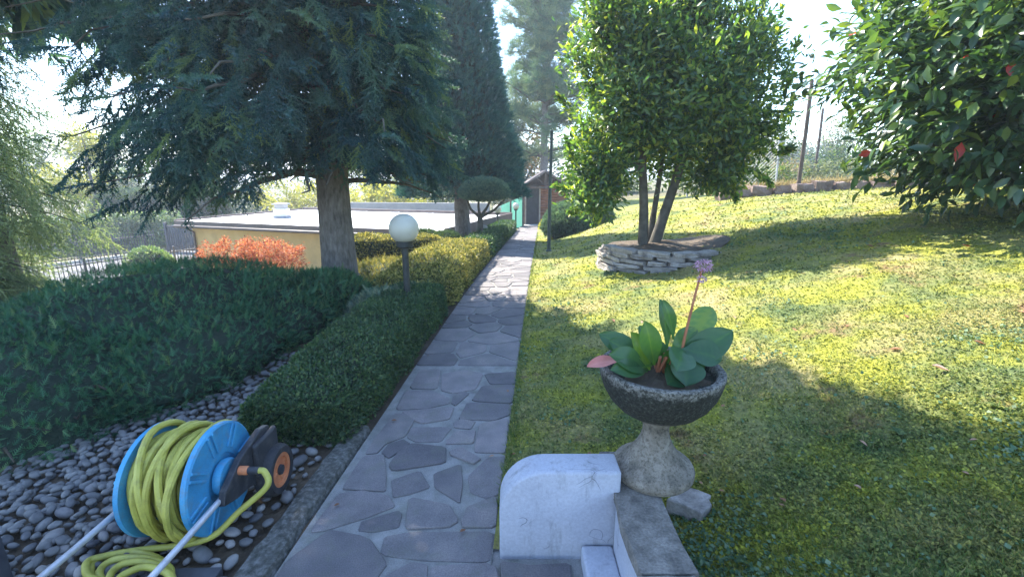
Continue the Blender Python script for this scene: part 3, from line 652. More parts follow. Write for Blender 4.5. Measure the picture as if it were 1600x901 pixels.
MB().box((1.05, HY-.25, HZ+.03), (1.1, .5, .09)).build('threshold', M['kerb'], hut)
gb = MB().add([(cx-1.2, HY+.22, EA), (cx+1.2, HY+.22, EA), (cx, HY+.22, PK-.05), (cx-1.2, HY+.3, EA), (cx+1.2, HY+.3, EA), (cx, HY+.3, PK-.05)], [(0,1,2),(5,4,3),(0,3,4,1),(1,4,5,2),(2,5,3,0)]); gb.build('gable', M['dwood'], hut)

# green shade net strung beside the hut
na = np.linspace(0, 1, 30); nb = np.linspace(0, 1, 10); U, Wv = np.meshgrid(na, nb, indexing='ij')
p0 = at(764, 345, 21.5); p1 = at(818, 345, 22.4)
NX = p0.x + (p1.x-p0.x)*U; NY = p0.y + (p1.y-p0.y)*U + .10*np.sin(U*14 + Wv*2)*(.4+.6*Wv); gzv = -.9
NZ = gzv + .05 + Wv*(.75 + .75*U**.8) ; 
net = empty('shade_net', (p0.x, p0.y, gzv), 'pale green shade net strung between poles left of the hut', 'net')
link('cloth', np_mesh('cloth', np.stack([NX, NY, NZ], -1).reshape(-1, 3), gridF(np.arange(U.size).reshape(U.shape)), M['net'], np.repeat(.5, U.size), True), net)
for f in (.02, .62, .98): MB().tube([(p0.x+(p1.x-p0.x)*f, p0.y+(p1.y-p0.y)*f-.13, gzv-.1), (p0.x+(p1.x-p0.x)*f, p0.y+(p1.y-p0.y)*f-.13, gzv+.9+.75*f)], .04, 8).build('pole', M['dwood'], net, smooth=True)

# ------------------------------------------------------------------ rubble wall, posts and netting on the right
rw = empty('rubble_wall', (7.5, 13, .9), 'low wall of rough reddish stone blocks along the top of the lawn', 'wall')
x = 5.75
while x < 12.5:
    wd = random.uniform(.38, .62); hh = random.uniform(.30, .42); yc = 13.0 - (x-7.2)*.10 + random.uniform(-.06, .06); z0 = tz(x+wd/2, yc) - .08
    bm = bmesh.new(); bmesh.ops.create_cube(bm, size=1); bmesh.ops.subdivide_edges(bm, edges=bm.edges, cuts=1, use_grid_fill=True)
    for v in bm.verts:
        v.co = Vector((v.co.x*wd*.96, v.co.y*.42, v.co.z*hh)) * (1 - .08*(v.co.length > .7)) + Vector([random.uniform(-.03, .03) for _ in range(3)])
    me = bpy.data.meshes.new('block'); bm.to_mesh(me); bm.free(); me.materials.append(M['tufa'])
    me.transform(Matrix.Translation((x+wd/2, yc, z0+hh/2))); link('block', me, rw); x += wd
def wpost(u0, v0, v1, Y, w_, label):
    b_ = at(u0[0], v1, Y); tp = at(u0[1], v0, Y); o = MB().tube([(b_.x, b_.y, b_.z-.7), b_.lerp(tp, .5) + Vector((.015, 0, 0)), tp - Vector((0,0,.05)), tp], [w_, w_*.94, w_*.9, w_*.5], 9).build('wooden_post', M['dwood'], smooth=True)
    return tag(o, label, 'post')
wpost((1247, 1269), 124, 292, 12.95, .055, 'tall dark wooden post standing at the rubble wall')
wpost((1272, 1286), 169, 275, 18, .05, 'thinner dark wooden post further back behind the rubble wall')
wf = empty('wire_fence', (5.5, 15, 1.2), 'sagging grey wire mesh fence behind the rubble wall', 'fence')
mb = MB(); N0 = Vector((5.6, 15, 1.2)); 
for i in range(26):
    for sg in (1, -1):
        x0 = i*.11; a_ = (x0, 0.0); q_ = (x0 + sg*1.7, 1.7)
        f0, f1 = 0.0, 1.0
        if q_[0] > 2.8: f1 = (2.8-x0)/1.7
        if q_[0] < 0: f1 = x0/1.7
        if f1 > .03: mb.tube([N0 + Vector((x0, 0, 0)), N0 + Vector((x0+sg*1.7*f1, .15*f1, 1.7*f1))], .006, 3, False)
mb.build('mesh', M['wire'], wf, kind='stuff')
for xx in (0, 1.4, 2.8): MB().tube([N0+Vector((xx, .02, -.3)), N0+Vector((xx, .17, 1.8))], .03, 8).build('post', M['wire'], wf, smooth=True)

# green pole on the lawn beside the path
pb = Vector((.87, 10.8, tz(.87, 10.8))); po = empty('pole', pb, 'slim dark green pole standing on the lawn beside the path', 'pole')
MB().tube([pb-Vector((0,0,.1)), pb+Vector((0,0,1.2)), pb+Vector((.02,0,2.7))], [.042, .040, .034], 12).build('shaft', M['pole'], po, smooth=True)
MB().lathe([(.07, -.02), (.07, .03), (.048, .05)], pb, 16).build('base_collar', M['pole'], po, smooth=True)
MB().lathe([(.04, 2.695), (.042, 2.71), (.0, 2.735)], pb+Vector((.02, 0, 0)), 12).build('cap', M['pole'], po, smooth=True)

# ------------------------------------------------------------------ globe lamps along the path
def lamp(base, gz, r, label, first=None):
    base = Vector(base); o = empty('globe_lamp', base, label, 'garden lamp', 'globe lamps along the path')
    if first is None:
        H = gz - base.z
        MB().lathe([(.06, 0), (.06, .02), (.034, .03), (.034, H-r-.05), (.05, H-r-.04)], base, 16).build('post', M['post'], o, smooth=True)
        MB().lathe([(.05, H-r-.045), (.085, H-r-.03), (.09, H-r+.025), (.085, H-r+.03)], base, 20).build('collar', M['post'], o, smooth=True)
        bm = bmesh.new(); bmesh.ops.create_uvsphere(bm, u_segments=32, v_segments=20, radius=r); me = bpy.data.meshes.new('globe'); bm.to_mesh(me); bm.free()
        me.transform(Matrix.Translation(base + Vector((0, 0, H)))); me.polygons.foreach_set("use_smooth", [True]*len(me.polygons)); me.materials.append(M['globe']); link('globe', me, o)
    else:
        for c_ in first.children: q = c_.copy(); COL.objects.link(q); q.parent = o; q.matrix_parent_inverse = c_.matrix_parent_inverse.copy()
    return o
g1 = at(631, 357, 4.7); l1 = lamp((g1.x, g1.y, tz(g1.x, g1.y)-.05), g1.z, .152, 'nearest globe lamp with a dark post rising from the low shrubs')
g2 = at(777, 329, 16.8); l2 = lamp((g2.x, g2.y, g2.z-1.03), 0, 0, 'grey globe lamp at the far hedge end beside the umbrella shaped tree', l1)
g3 = at(806, 325, 21.6); l3 = lamp((g3.x, g3.y, g3.z-1.0), 0, 0, 'sunlit globe lamp beside the hut door', l1)
bo = at(758, 362, 13.2); bz = tz(bo.x, bo.y)
sp = empty('garden_tap', (bo.x, bo.y, bz), 'short grey standpipe beside the umbrella shaped tree', 'standpipe')
MB().lathe([(.05, -.1), (.05, .42), (.07, .43), (.07, .50), (.03, .53)], (bo.x, bo.y, bz), 12).build('body', M['gwall'], sp, smooth=True); MB().tube([(bo.x, bo.y, bz+.40), (bo.x+.10, bo.y-.02, bz+.40), (bo.x+.12, bo.y-.02, bz+.34)], .018, 8).build('spout', M['gwall'], sp, smooth=True)

# ================================================================== FOREGROUND
# white rounded parapet and stone-capped wall
pr = [(-.052, -.08), (-.052, .21)] + [(-.052+.19-.19*math.cos(a), .21+.19*math.sin(a)) for a in np.linspace(.12, PI/2, 10)] + [(.44, .40), (.44, -.08)]
pw = empty('parapet', (.2, 1.68, 0), 'white painted parapet with a rounded shoulder beside the path', 'parapet')
V = [(x, y, z) for y in (1.615, 1.755) for x, z in pr]; n_ = len(pr)
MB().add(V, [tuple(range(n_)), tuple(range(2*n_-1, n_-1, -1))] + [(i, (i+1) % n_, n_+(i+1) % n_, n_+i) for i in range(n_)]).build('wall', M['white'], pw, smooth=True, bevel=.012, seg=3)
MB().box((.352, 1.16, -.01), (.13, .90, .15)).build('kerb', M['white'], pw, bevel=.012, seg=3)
cw = empty('low_wall', (.5, 1.2, 0), 'low white wall capped with rough grey stone under the urn', 'wall')
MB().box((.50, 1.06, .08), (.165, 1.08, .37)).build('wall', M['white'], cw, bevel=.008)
for y0, y1 in ((.55, 1.215), (1.225, 1.90)):
    bm = bmesh.new(); bmesh.ops.create_cube(bm, size=1); bmesh.ops.subdivide_edges(bm, edges=bm.edges, cuts=5, use_grid_fill=True)
    for v in bm.verts: v.co = Vector((v.co.x*.185, v.co.y*(y1-y0), v.co.z*.045)) + Vector((random.uniform(-.005, .005) + .007*math.sin(v.co.y*9), 0, random.uniform(-.002, .002)))
    me = bpy.data.meshes.new('coping_stone'); bm.to_mesh(me); bm.free(); me.materials.append(M['coping']); me.transform(Matrix.Translation((.503, (y0+y1)/2, .288))); link('coping_stone', me, cw)
# broken slab by the foot of the urn
g = on(1094, 745, .22); bm = bmesh.new(); bmesh.ops.create_grid(bm, x_segments=6, y_segments=6, size=.5)
me = bpy.data.meshes.new('broken_slab')
pl = [(g.x+.115*math.cos(a)*random.uniform(.6, 1.15)-.02, g.y+.085*math.sin(a)*random.uniform(.6, 1.15)) for a in np.linspace(0, 2*PI, 13)[:-1]]; bm.free()
tag(MB().prism(pl, tz(g.x, g.y)-.05, tz(g.x, g.y)+.055).build('broken_slab', M['rubble'], bevel=.008), 'broken pale stone slab lying in the grass at the foot of the urn', 'stone slab')

# urn
UX, UY, UZ = .605, 1.745, .311
urn = empty('urn', (UX, UY, UZ), 'weathered concrete urn planter with a dark mossy bowl beside the white parapet', 'planter')
base = [(.0, 0), (.158, 0), (.168, .012), (.170, .035), (.163, .050), (.145, .060), (.118, .085), (.092, .115), (.073, .145), (.062, .172)]
MB().lathe(base, (UX, UY, UZ), 48).build('foot', M['bowl'], urn, smooth=True)
stem = [(.0625, .170), (.055, .195), (.053, .225), (.062, .252), (.074, .268), (.075, .276)]
MB().lathe(stem, (UX, UY, UZ), 40).build('stem', M['bowl'], urn, smooth=True)
bowl = [(.0, .270), (.09, .275), (.125, .292), (.165, .318), (.200, .355), (.226, .400), (.240, .445), (.246, .478), (.246, .488), (.240, .494), (.220, .492), (.212, .484), (.205, .455)]
MB().lathe(bowl, (UX, UY, UZ), 64).build('bowl', M['bowl'], urn, smooth=True)
sm = MB(); V = []; 
for i in range(7):
    for k in range(24):
        r_ = .207*i/6; a = 2*PI*k/24; V.append((UX+r_*math.cos(a), UY+r_*math.sin(a), UZ+.452+.02*(1-(r_/.207)**2)+random.uniform(-.008, .008)))
sm.add(V, [(i*24+k, i*24+(k+1) % 24, (i+1)*24+(k+1) % 24, (i+1)*24+k) for i in range(6) for k in range(24)]); sm.build('soil', M['soil'], urn)

# fleshy plant in the urn: every leaf its own part
pl_o = empty('potted_plant', (UX, UY, UZ+.46), 'broad leaved plant with one mauve flower stalk growing in the urn', 'plant')
def big_leaf(name, base, tip, width, mat, up=(0, 0, 1), sag=.02, tint=.4, cup=.1, shape=.55):
    base, tip = Vector(base), Vector(tip); d = tip-base; L = d.length; yv = d.normalized(); xv = yv.cross(Vector(up)).normalized(); zv = xv.cross(yv); V = []; nl, nw = 16, 10
    for i in range(nl+1):
        f = i/nl; wv = width*.5*(math.sin(PI*min(.992, max(.02, f)**1.5))**.62)
        if f < .02: wv = .004
        for j in range(nw+1):
            s = (j/nw-.5)*2; V.append(base + yv*(f*L) + xv*(s*wv) + zv*(abs(s)**1.5*wv*cup*2 - sag*(f*f)*4*L*.5 + .05*L*math.sin(PI*f) + .012*L*math.sin(f*11+s*2)))
    tv = [tint + .30*math.exp(-((j/nw-.5)*2/.14)**2) + .10*(math.sin(i*2.6 + abs(j-nw/2)*1.3) > .55) for i in range(nl+1) for j in range(nw+1)]
    n_ = nw+1; Fq = np.array([(i*n_+j, i*n_+j+1, (i+1)*n_+j+1, (i+1)*n_+j) for i in range(nl) for j in range(nw)])
    return link(name, np_mesh(name, np.array([tuple(v) for v in V]), Fq, mat, np.clip(tv, 0, 1), True), pl_o)
def P3(u, v, dy=0): return at(u, v, UY+dy)
LV = [((1045,585),(1144,515),-.02,.125,.25),((1075,540),(1112,478),.05,.10,.95),((1065,545),(1128,560),-.06,.115,.2),((1060,580),(1046,598),-.10,.1,.1),((1042,545),(1035,468),.02,.06,.4),((1052,530),(1040,470),-.03,.05,.5),
      ((1022,570),(1010,505),-.04,.085,.75),((1015,575),(955,530),.03,.10,.55),((1018,572),(958,552),-.03,.09,.85),((1015,578),(990,520),-.02,.075,.97),((1012,580),(958,552),-.09,.10,.3),((1030,570),(1022,530),.0,.08,.35),
      ((1066,552),(1074,600),-.11,.14,.12),((1066,545),(1060,575),-.13,.11,.3),((1040,575),(1052,545),-.04,.08,.4),((1010,580),(960,575),-.12,.075,.15),((1050,560),(1120,585),.04,.10,.2),((1020,570),(938,520),.06,.09,.3),((1048,555),(1088,512),.02,.085,.6),((1036,560),(1000,508),.06,.07,.6),((1040,566),(1090,590),-.07,.1,.25)]
for (b0, t0, dy, wd, ti) in LV:
    b_ = P3(*b0, dy*.3); tp = P3(*t0, dy*1.4); 
    big_leaf('leaf', b_, tp, wd, F['bergenia'], (random.gauss(0, .2), -.75+random.gauss(0, .15), .7), .04, ti, .16)
lp = big_leaf('leaf', P3(975, 562, -.05), P3(918, 570, -.08), .055, F['pink'], (0, -.5, 1), .03, .4, .15); lp["label"] = 'withered pink leaf hanging over the urn rim'
for k in range(8):
    b_ = Vector((UX+random.uniform(-.03, .05), UY+random.uniform(-.03, .03), UZ+.46)); MB().tube([b_, b_+Vector((random.uniform(-.04, .05), random.uniform(-.04, .04), .09))], .007, 6).build('leaf_stalk', M['stalk'], pl_o, smooth=True)
s0 = Vector((P3(1062, 556).x, UY, UZ+.47)); s1 = P3(1097, 420)
fs = MB(); fs.tube([s0, s0.lerp(s1, .35)+Vector((-.006, 0, 0)), s0.lerp(s1, .7)+Vector((-.004, 0, 0)), s1], [.007, .006, .005, .004], 8); fs = fs.build('flower_stalk', M['stalk'], pl_o, smooth=True)
fp = []
for c_, r_, k in ((s1+Vector((.006, 0, .012)), .027, 240), (s1+Vector((-.002, -.005, -.04)), .013, 70)):
    d = rdir(k); fp.append((LEAF, np.array(c_)+d*np.array((1.2, 1, .8))*r_*rng.uniform(.5, 1, (k, 1)), unit(d+.5*rng.normal(size=d.shape)), rdir(k), rng.uniform(.008, .013, k)))
foliage('flower_head', fp, M['petal'], fs)

# ------------------------------------------------------------------ hose reel cart
RX0, RX1, RY, RZ, RR_ = -1.57, -1.305, 1.805, .248, .240
reel = empty('hose_reel', ((RX0+RX1)/2, RY, 0), 'blue wheeled hose reel with a grey tube handle lying on the pebbles', 'hose reel')
def flange(x, sg):
    prof = [(.055, x), (.10, x+sg*.004), (.105, x+sg*.014), (RR_-.022, x+sg*.012), (RR_-.008, x+sg*.016), (RR_, x+sg*.010), (RR_, x-sg*.010), (RR_-.02, x-sg*.008), (.055, x-sg*.006)]
    o = MB().lathe(prof, (0, RY, RZ), 56, 'X').build('flange', M['blue'], reel, smooth=True)
    for k in range(8):
        a = 2*PI*k/8 + .2
        for da in (-.085, .085):
            c_ = Vector((x+sg*.017, RY+.178*math.cos(a)+.178*math.sin(a)*-da, RZ+.178*math.sin(a)+.178*math.cos(a)*da)); MB().box(c_, (.010, .105, .013), Matrix.Rotation(a, 3, 'X')).build('rib', M['blue'], o, bevel=.003)
    return o
flange(RX0, -1); flange(RX1, 1)
MB().lathe([(.10, RX0+.006), (.10, RX1-.006)], (0, RY, RZ), 32, 'X').build('drum', M['blue'], reel, smooth=True)
hub = MB().lathe([(.078, RX1+.012), (.082, RX1+.03), (.075, RX1+.045), (.0, RX1+.047)], (0, RY, RZ), 32, 'X').build('hub', M['blue'], reel, smooth=True)
def arm(x, sg):
    pf = [(RY-.13, RZ-.055), (RY-.11, RZ+.0), (RY+.02, RZ+.075), (RY+.20, RZ+.115), (RY+.27, RZ+.10), (RY+.30, RZ-.10), (RY+.22, RZ-.17), (RY+.06, RZ-.10), (RY-.04, RZ-.085)]
    V = [(x+d, y, z) for d in (-.016, .016) for y, z in pf]; n_ = len(pf)
    return MB().add(V, [tuple(range(n_)), tuple(range(2*n_-1, n_-1, -1))] + [(i, (i+1) % n_, n_+(i+1) % n_, n_+i) for i in range(n_)]).build('side_arm', M['black'], reel, bevel=.006)
arm(RX1+.075, 1); arm(RX0-.055, -1)
MB().box((RX1+.10, RY+.20, RZ+.0), (.03, .20, .17)).build('wheel_housing', M['black'], reel, bevel=.02, seg=3)
for x, sg in ((-1.185, 1), (-1.74, -1)):
    wy, wz = 2.03, .125; ty = MB().lathe([(.085, x-.045), (.112, x-.048), (.125, x-.034), (.127, x-.01), (.125, x+.022), (.112, x+.036), (.085, x+.034), (.082, x-.045)], (0, wy, wz), 40, 'X')
    whl = ty.build('wheel', M['tyre'], reel, smooth=True)
    MB().lathe([(.086, x+sg*.018), (.084, x+sg*.032), (.066, x+sg*.030), (.064, x+sg*.010), (.03, x+sg*.004), (.03, x+sg*.022), (.0, x+sg*.026)], (0, wy, wz), 36, 'X').build('rim', M['orange'], whl, smooth=True)
    for k in range(4):
        a = k*PI/2+.4; MB().box((x+sg*.014, wy+.047*math.cos(a), wz+.047*math.sin(a)), (.018, .046, .028), Matrix.Rotation(a, 3, 'X')).build('spoke', M['orange'], whl, bevel=.003)
    MB().lathe([(.026, x+sg*.02), (.024, x+sg*.034), (.0, x+sg*.037)], (0, wy, wz), 16, 'X').build('hubcap', M['black'], whl, smooth=True)
MB().tube([(-1.74, 2.03, .125), (-1.185, 2.03, .125)], .012, 10).build('axle', M['alu'], reel, smooth=True)
for x in (RX1+.062, RX0-.055):
    MB().tube([(x, RY-.06, RZ-.035), (x-.004, RY-.35, RZ-.045), (x-.008, RY-.75, RZ-.045), (x-.01, RY-1.05, RZ-.04)], .0125, 12).build('handle_tube', M['alu'], reel, smooth=True)
MB().tube([(RX0-.065, RY-1.05, RZ-.04), (RX1+.052, RY-1.05, RZ-.04)], .0125, 12).build('crossbar', M['alu'], reel, smooth=True)
cc = Vector((RX1+.075, RY-.0, RZ+.03)); con = MB().lathe([(.014, .0), (.020, .005), (.020, .05), (.015, .055)], cc, 16, 'X').build('connector', M['orange'], reel, smooth=True)
MB().lathe([(.015, .055), (.017, .06), (.017, .10), (.012, .105)], cc, 16, 'X').build('collar', M['black'], con, smooth=True)

# yellow hose: wound on the drum, then down to loops on the ground
hose = empty('garden_hose', (-1.46, RY, 0), 'yellow garden hose wound on the blue reel and looped on the ground', 'hose')
HR = .0145
for lay, (rr, nturn, jit) in enumerate(((.150, 9, 0), (.183, 8, .008), (.214, 7, .02))):
    for k in range(nturn):
        f = (k+.5)/nturn; x = RX0+.026+(RX1-RX0-.052)*f; pts = []
        off_ = random.uniform(-jit, jit); ph = random.uniform(0, 6.28); sk = random.uniform(-.02, .02)*(1+lay)
        for i in range(37):
            a = 2*PI*i/36; r_ = rr + off_ + .006*math.sin(2*a+ph) ; pts.append((min(RX1-.02, max(RX0+.02, x + sk*math.sin(a+ph))), RY + r_*math.cos(a), max(.02, RZ + r_*math.sin(a)*(1.0) - .012*lay*(math.sin(a) < 0))))
        MB().tube(pts, HR, 8, False).build('coil', M['hose'], hose, smooth=True)
def smooth_pts(P_, n=8):
    P_ = [Vector(p) for p in P_]; out = []
    for i in range(len(P_)-1):
        a, b_, c_, d = P_[max(i-1, 0)], P_[i], P_[i+1], P_[min(i+2, len(P_)-1)]
        for k in range(n):
            t_ = k/n; out.append(.5*((2*b_)+(c_-a)*t_+(2*a-5*b_+4*c_-d)*t_*t_+(3*b_-a-3*c_+d)*t_**3))
    return out + [P_[-1]]
e0 = cc + Vector((.10, 0, 0)); lead = [e0, e0+Vector((.03, -.005, -.006)), e0+Vector((.045, -.03, -.06)), on(372, 800, .13), on(335, 835, .06), on(290, 850, .035), on(225, 858, .03), on(165, 868, .04), on(136, 878, .05), on(140, 900, .05), on(180, 912, .04)]
MB().tube(smooth_pts(lead), HR*.95, 10).build('lead', M['hose'], hose, smooth=True)
loops = []
for k in range(4):
    cx_, cy_ = 205+k*7, 892+k*5; wu, wv_ = 62-k*7, 30-k*3
    for i in range(9):
        a = -.6 + 2*PI*i/9; loops.append(on(cx_+wu*math.cos(a)+random.uniform(-3, 3), cy_-wv_*math.sin(a)+random.uniform(-2, 2), .03+.012*k))
MB().tube(smooth_pts(loops, 6), HR*.95, 10).build('loops', M['hose'], hose, smooth=True)
# dark slabs at the near edge of the pebbles
g = on(275, 905, .01); tag(MB().prism([(g.x-.17, g.y-.16), (g.x+.16, g.y-.14), (g.x+.15, g.y+.055), (g.x-.02, g.y+.05), (g.x-.15, g.y+.03)], -.06, .018).build('slate_slab', M['slate'], bevel=.004), 'flat dark slate slab lying under the hose loops', 'stone slab')
g = on(2, 860, .15); tag(MB().box((g.x-.085, g.y-.08, .13), (.16, .2, .42), Matrix.Rotation(R(8), 3, 'Z')).build('stone_post', M['slate'], bevel=.006), 'dark stone post standing at the left edge of the pebbles', 'post')

# ------------------------------------------------------------------ stone ring and laurel tree on the lawn
RC = Vector((2.52, 7.5)); rr_ = .98
ring = empty('stone_ring', (RC.x, RC.y, .3), 'dry stone retaining ring round the foot of the multi stemmed tree', 'retaining wall')
topz = .50
for lay in range(6):
    a = R(150 + lay*7)
    while a < R(372 - 6*lay):
        L = random.uniform(.22, .5); da = L/rr_; am = a+da/2; rad = rr_ + .02*(5-lay)*.4 + random.uniform(-.025, .025)
        cx_, cy_ = RC.x+rad*math.cos(am), RC.y+rad*math.sin(am)*.92; z0 = topz-.072*(6-lay)+random.uniform(-.008, .008); hh = random.uniform(.052, .075)
        if z0+hh > tz(cx_, cy_)-.02 and z0 < topz:
            bm = bmesh.new(); bmesh.ops.create_cube(bm, size=1); bmesh.ops.subdivide_edges(bm, edges=bm.edges, cuts=2, use_grid_fill=True); sl = random.uniform(-.05, .05)
            for v in bm.verts:
                c_ = v.co; k = 1 - .22*max(0, (abs(c_.x)+abs(c_.y)+abs(c_.z) - 1.05)); v.co = Vector((c_.x*L*.98*k, c_.y*.20*k, c_.z*hh*k + sl*c_.x*.3)) + Vector([random.uniform(-.010, .010) for _ in range(3)])
            me = bpy.data.meshes.new('stone'); bm.to_mesh(me); bm.free(); me.materials.append(M['rubble'])
            me.transform(Matrix.Translation((cx_, cy_, z0+hh/2)) @ Matrix.Rotation(am+PI/2, 4, 'Z')); link('stone', me, ring)
        a += da*1.01
mb = MB(); V = []; 
for i in range(6):
    for k in range(28):
        r_ = .96*i/5; a = 2*PI*k/28; x, y = RC.x+r_*math.cos(a), RC.y+r_*.92*math.sin(a); V.append((x, y, max(topz-.07+.10*(1-i/5)+random.uniform(-.01, .01), tz(x, y)+.02)))
mb.add(V, [(i*28+k, i*28+(k+1) % 28, (i+1)*28+(k+1) % 28, (i+1)*28+k) for i in range(5) for k in range(28)]); mb.build('soil', M['soil'], ring, smooth=True)

lt = empty('laurel_tree', (RC.x-.3, RC.y, .45), 'multi stemmed dense green laurel tree rising from the stone ring', 'tree')
def P2(u, v, dy=0): return at(u, v, RC.y+dy)
stems = [[P2(1004,388,-.1), P2(1006,330,-.1), P2(1004,260,-.05), P2(1000,180,0), P2(985,90,.1)], [P2(1020,388,.0), P2(1036,340,0), P2(1062,262,-.05), P2(1084,180,0), P2(1115,80,0)], [P2(1013,384,.1), P2(1022,330,.15), P2(1035,250,.2), P2(1050,150,.2)], [P2(1075,200,0), P2(1130,150,.1), P2(1190,90,.2)], [P2(1002,270,0), P2(960,200,-.2), P2(930,130,-.2)]]
for s_, r0, r1 in zip(stems, (.085, .095, .06, .05, .045), (.03, .035, .02, .015, .015)):
    mb = MB(); p_ = smooth_pts(s_, 4)
    if r0 > .055: p_[0] = p_[0] - Vector((0, 0, .1))
    mb.tube(p_, list(np.linspace(r0, r1, len(p_))), 10); mb.build('trunk', M['bark2'], lt, smooth=True)
LB = [(P2(1120, 270, .1), (.5, .6, .32)), (P2(985, 130), (.88, 1.0, 1.0)), (P2(940, 245), (.52, .7, .75)), (P2(935, 300, -.1), (.42, .5, .38)), (P2(1085, 130, .1), (1.15, 1.2, 1.0)), (P2(1150, 190, .2), (.72, .9, .7)), (P2(1020, 215, .1), (.8, .9, .6)), (P2(1105, 240, .0), (.70, .9, .5)), (P2(1010, 60, .2), (.85, .9, .7)), (P2(955, 25, 0), (.5, .6, .55)), (P2(1075, 15, .2), (.6, .6, .5)), (P2(1160, 85, .1), (.5, .6, .6))]
B = []
for c_, rad in LB:
    k = int(8600*rad[0]*rad[2]); p_, nn = blob_points(k, c_, rad, .75, int(95*rad[0])+25, .19); 
    fw = unit(nn*.8 + .75*rng.normal(size=p_.shape) + np.array((0, 0, .15))); ok_ = ~((np.minimum(np.abs(p_[:, 0]-2.09), np.abs(p_[:, 0]-(2.28+.42*(p_[:, 2]-.5)))) < .20) & (p_[:, 1] < RC.y+.2) & (p_[:, 2] < 1.95+.15*rng.normal(size=k))); p_, fw, nn = p_[ok_], fw[ok_], nn[ok_]; k = len(p_)
    h_ = k//2; ul_ = unit(nn + .7*rng.normal(size=p_.shape)+np.array((0, 0, .6))); B.append((LEAF, p_[:h_], fw[:h_], ul_[:h_], rng.uniform(.08, .14, h_))); B.append((SLIM, p_[h_:], fw[h_:], ul_[h_:], rng.uniform(.08, .14, k-h_)))
for (u0, v0, u1, v1) in ((1090,60,1100,-40),(1125,90,1138,-5),(1160,90,1185,-30),(1200,110,1222,10),(1222,130,1246,62),(1180,60,1195,0),(1050,40,1050,-60),(980,60,975,-40),(1000,40,1010,-50),(940,90,930,10),(925,150,905,70),(1225,200,1240,150),(895,260,885,215),(905,330,890,330),(890,300,868,290),(900,180,872,150),(915,110,892,70),(1000,20,1003,-70),(1075,20,1080,-60),(1120,40,1122,-40),(1150,60,1162,-30),(1215,150,1240,118),(1210,240,1238,232),(1185,270,1205,290),(1140,285,1150,312),(935,330,928,352)):
    k = 150; f = rng.random(k); a_, b_ = np.array(P2(u0, v0, random.uniform(-.2, .4))), np.array(P2(u1, v1, random.uniform(-.2, .4))); ax_ = unit(b_-a_)
    p_ = a_ + (b_-a_)*f[:, None] + rng.normal(size=(k, 3))*.05*(1.1-f[:, None]); B.append((LEAF, p_, unit(rng.normal(size=(k, 3))*.6+ax_*.9), rdir(k), rng.uniform(.06, .11, k)))
foliage('crown', B, F['laurel'], lt)

# ------------------------------------------------------------------ big glossy bush on the right
BC = Vector((6.25, 5.1)); bz0 = tz(BC.x, BC.y)
bb = empty('glossy_bush', (BC.x, BC.y, bz0), 'big bush of large glossy leaves overhanging the right side of the lawn', 'bush')
mb = MB()
for k in range(7):
    a = k*.9; e = (BC.x+1.5*math.cos(a), BC.y+1.5*math.sin(a), bz0+random.uniform(1.4, 3)); limb(mb, wob((BC.x+.08*math.cos(a), BC.y+.08*math.sin(a), bz0-.1), e, 6, .07), .05, .015)
for k in range(12):
    a = random.uniform(0, 6.28); limb(mb, wob((BC.x, BC.y, bz0+.4), (BC.x+2.0*math.cos(a), BC.y+1.9*math.sin(a), bz0+random.uniform(.3, .8)), 5, .06), .022, .008, 6)
mb.build('trunk', M['bark2'], bb, smooth=True)
PB = [((BC.x-.75, BC.y-.25, bz0+1.25), (1.75, 1.5, 1.15)), ((BC.x, BC.y, bz0+.95), (2.4, 2.0, 1.0)), ((BC.x, BC.y, bz0+2.3), (2.35, 2.1, 1.4)), ((BC.x-.5, BC.y+.3, bz0+1.9), (1.9, 1.7, 1.7)), ((BC.x+.1, BC.y-.1, bz0+3.6), (2.15, 1.9, 1.3))]
P_, N_ = [], []
for c_, rad in PB:
    k = int(2400*rad[0]*rad[2]); p_, nn = blob_points(k, c_, rad, .5, 260, .13); P_.append(p_); N_.append(nn)
P_ = np.concatenate(P_); N_ = np.concatenate(N_); keep = P_[:, 2] > terrain(P_[:, 0], P_[:, 1]) + .10 + .22*rng.random(len(P_)); P_, N_ = P_[keep], N_[keep]
fw = unit(N_*.9 + .6*rng.normal(size=P_.shape) + np.array((0, 0, -.15))); upv = unit(np.array((0, 0, 1.0)) + .5*N_ + .45*rng.normal(size=P_.shape)); sz = rng.uniform(.12, .20, len(P_)); tn = rng.random(len(P_))**1.3*.96; tn[rng.random(len(P_)) < .002] = 1.0
cpos = np.array((0, 0, CAM_Z)); dist = np.linalg.norm(P_-cpos, axis=1) + 3*np.maximum(0, np.einsum('ij,ij->i', N_, unit(P_-cpos))); infr = (P_[:, 0]/P_[:, 1] < 1.2) & (P_[:, 2] < 4.2); order = np.argsort(dist + 50*~infr)
near = order[:296]; far = order[296:]
for i in near:
    V, Fc = scatter(BROAD, P_[i:i+1], fw[i:i+1], upv[i:i+1], sz[i:i+1]); link('leaf', np_mesh('leaf', V, Fc, F['photinia'], np.full(len(V), tn[i])), bb)
inr = (P_[far, 0]/P_[far, 1] < 1.25) & (P_[far, 2] < 5); out_ = far[~inr]; far = far[inr]; foliage('foliage', [(SLIM, P_[out_], fw[out_], upv[out_], sz[out_]*1.2, tn[out_]), (BROAD, P_[far], fw[far], upv[far], sz[far], tn[far])], F['photinia'], bb)

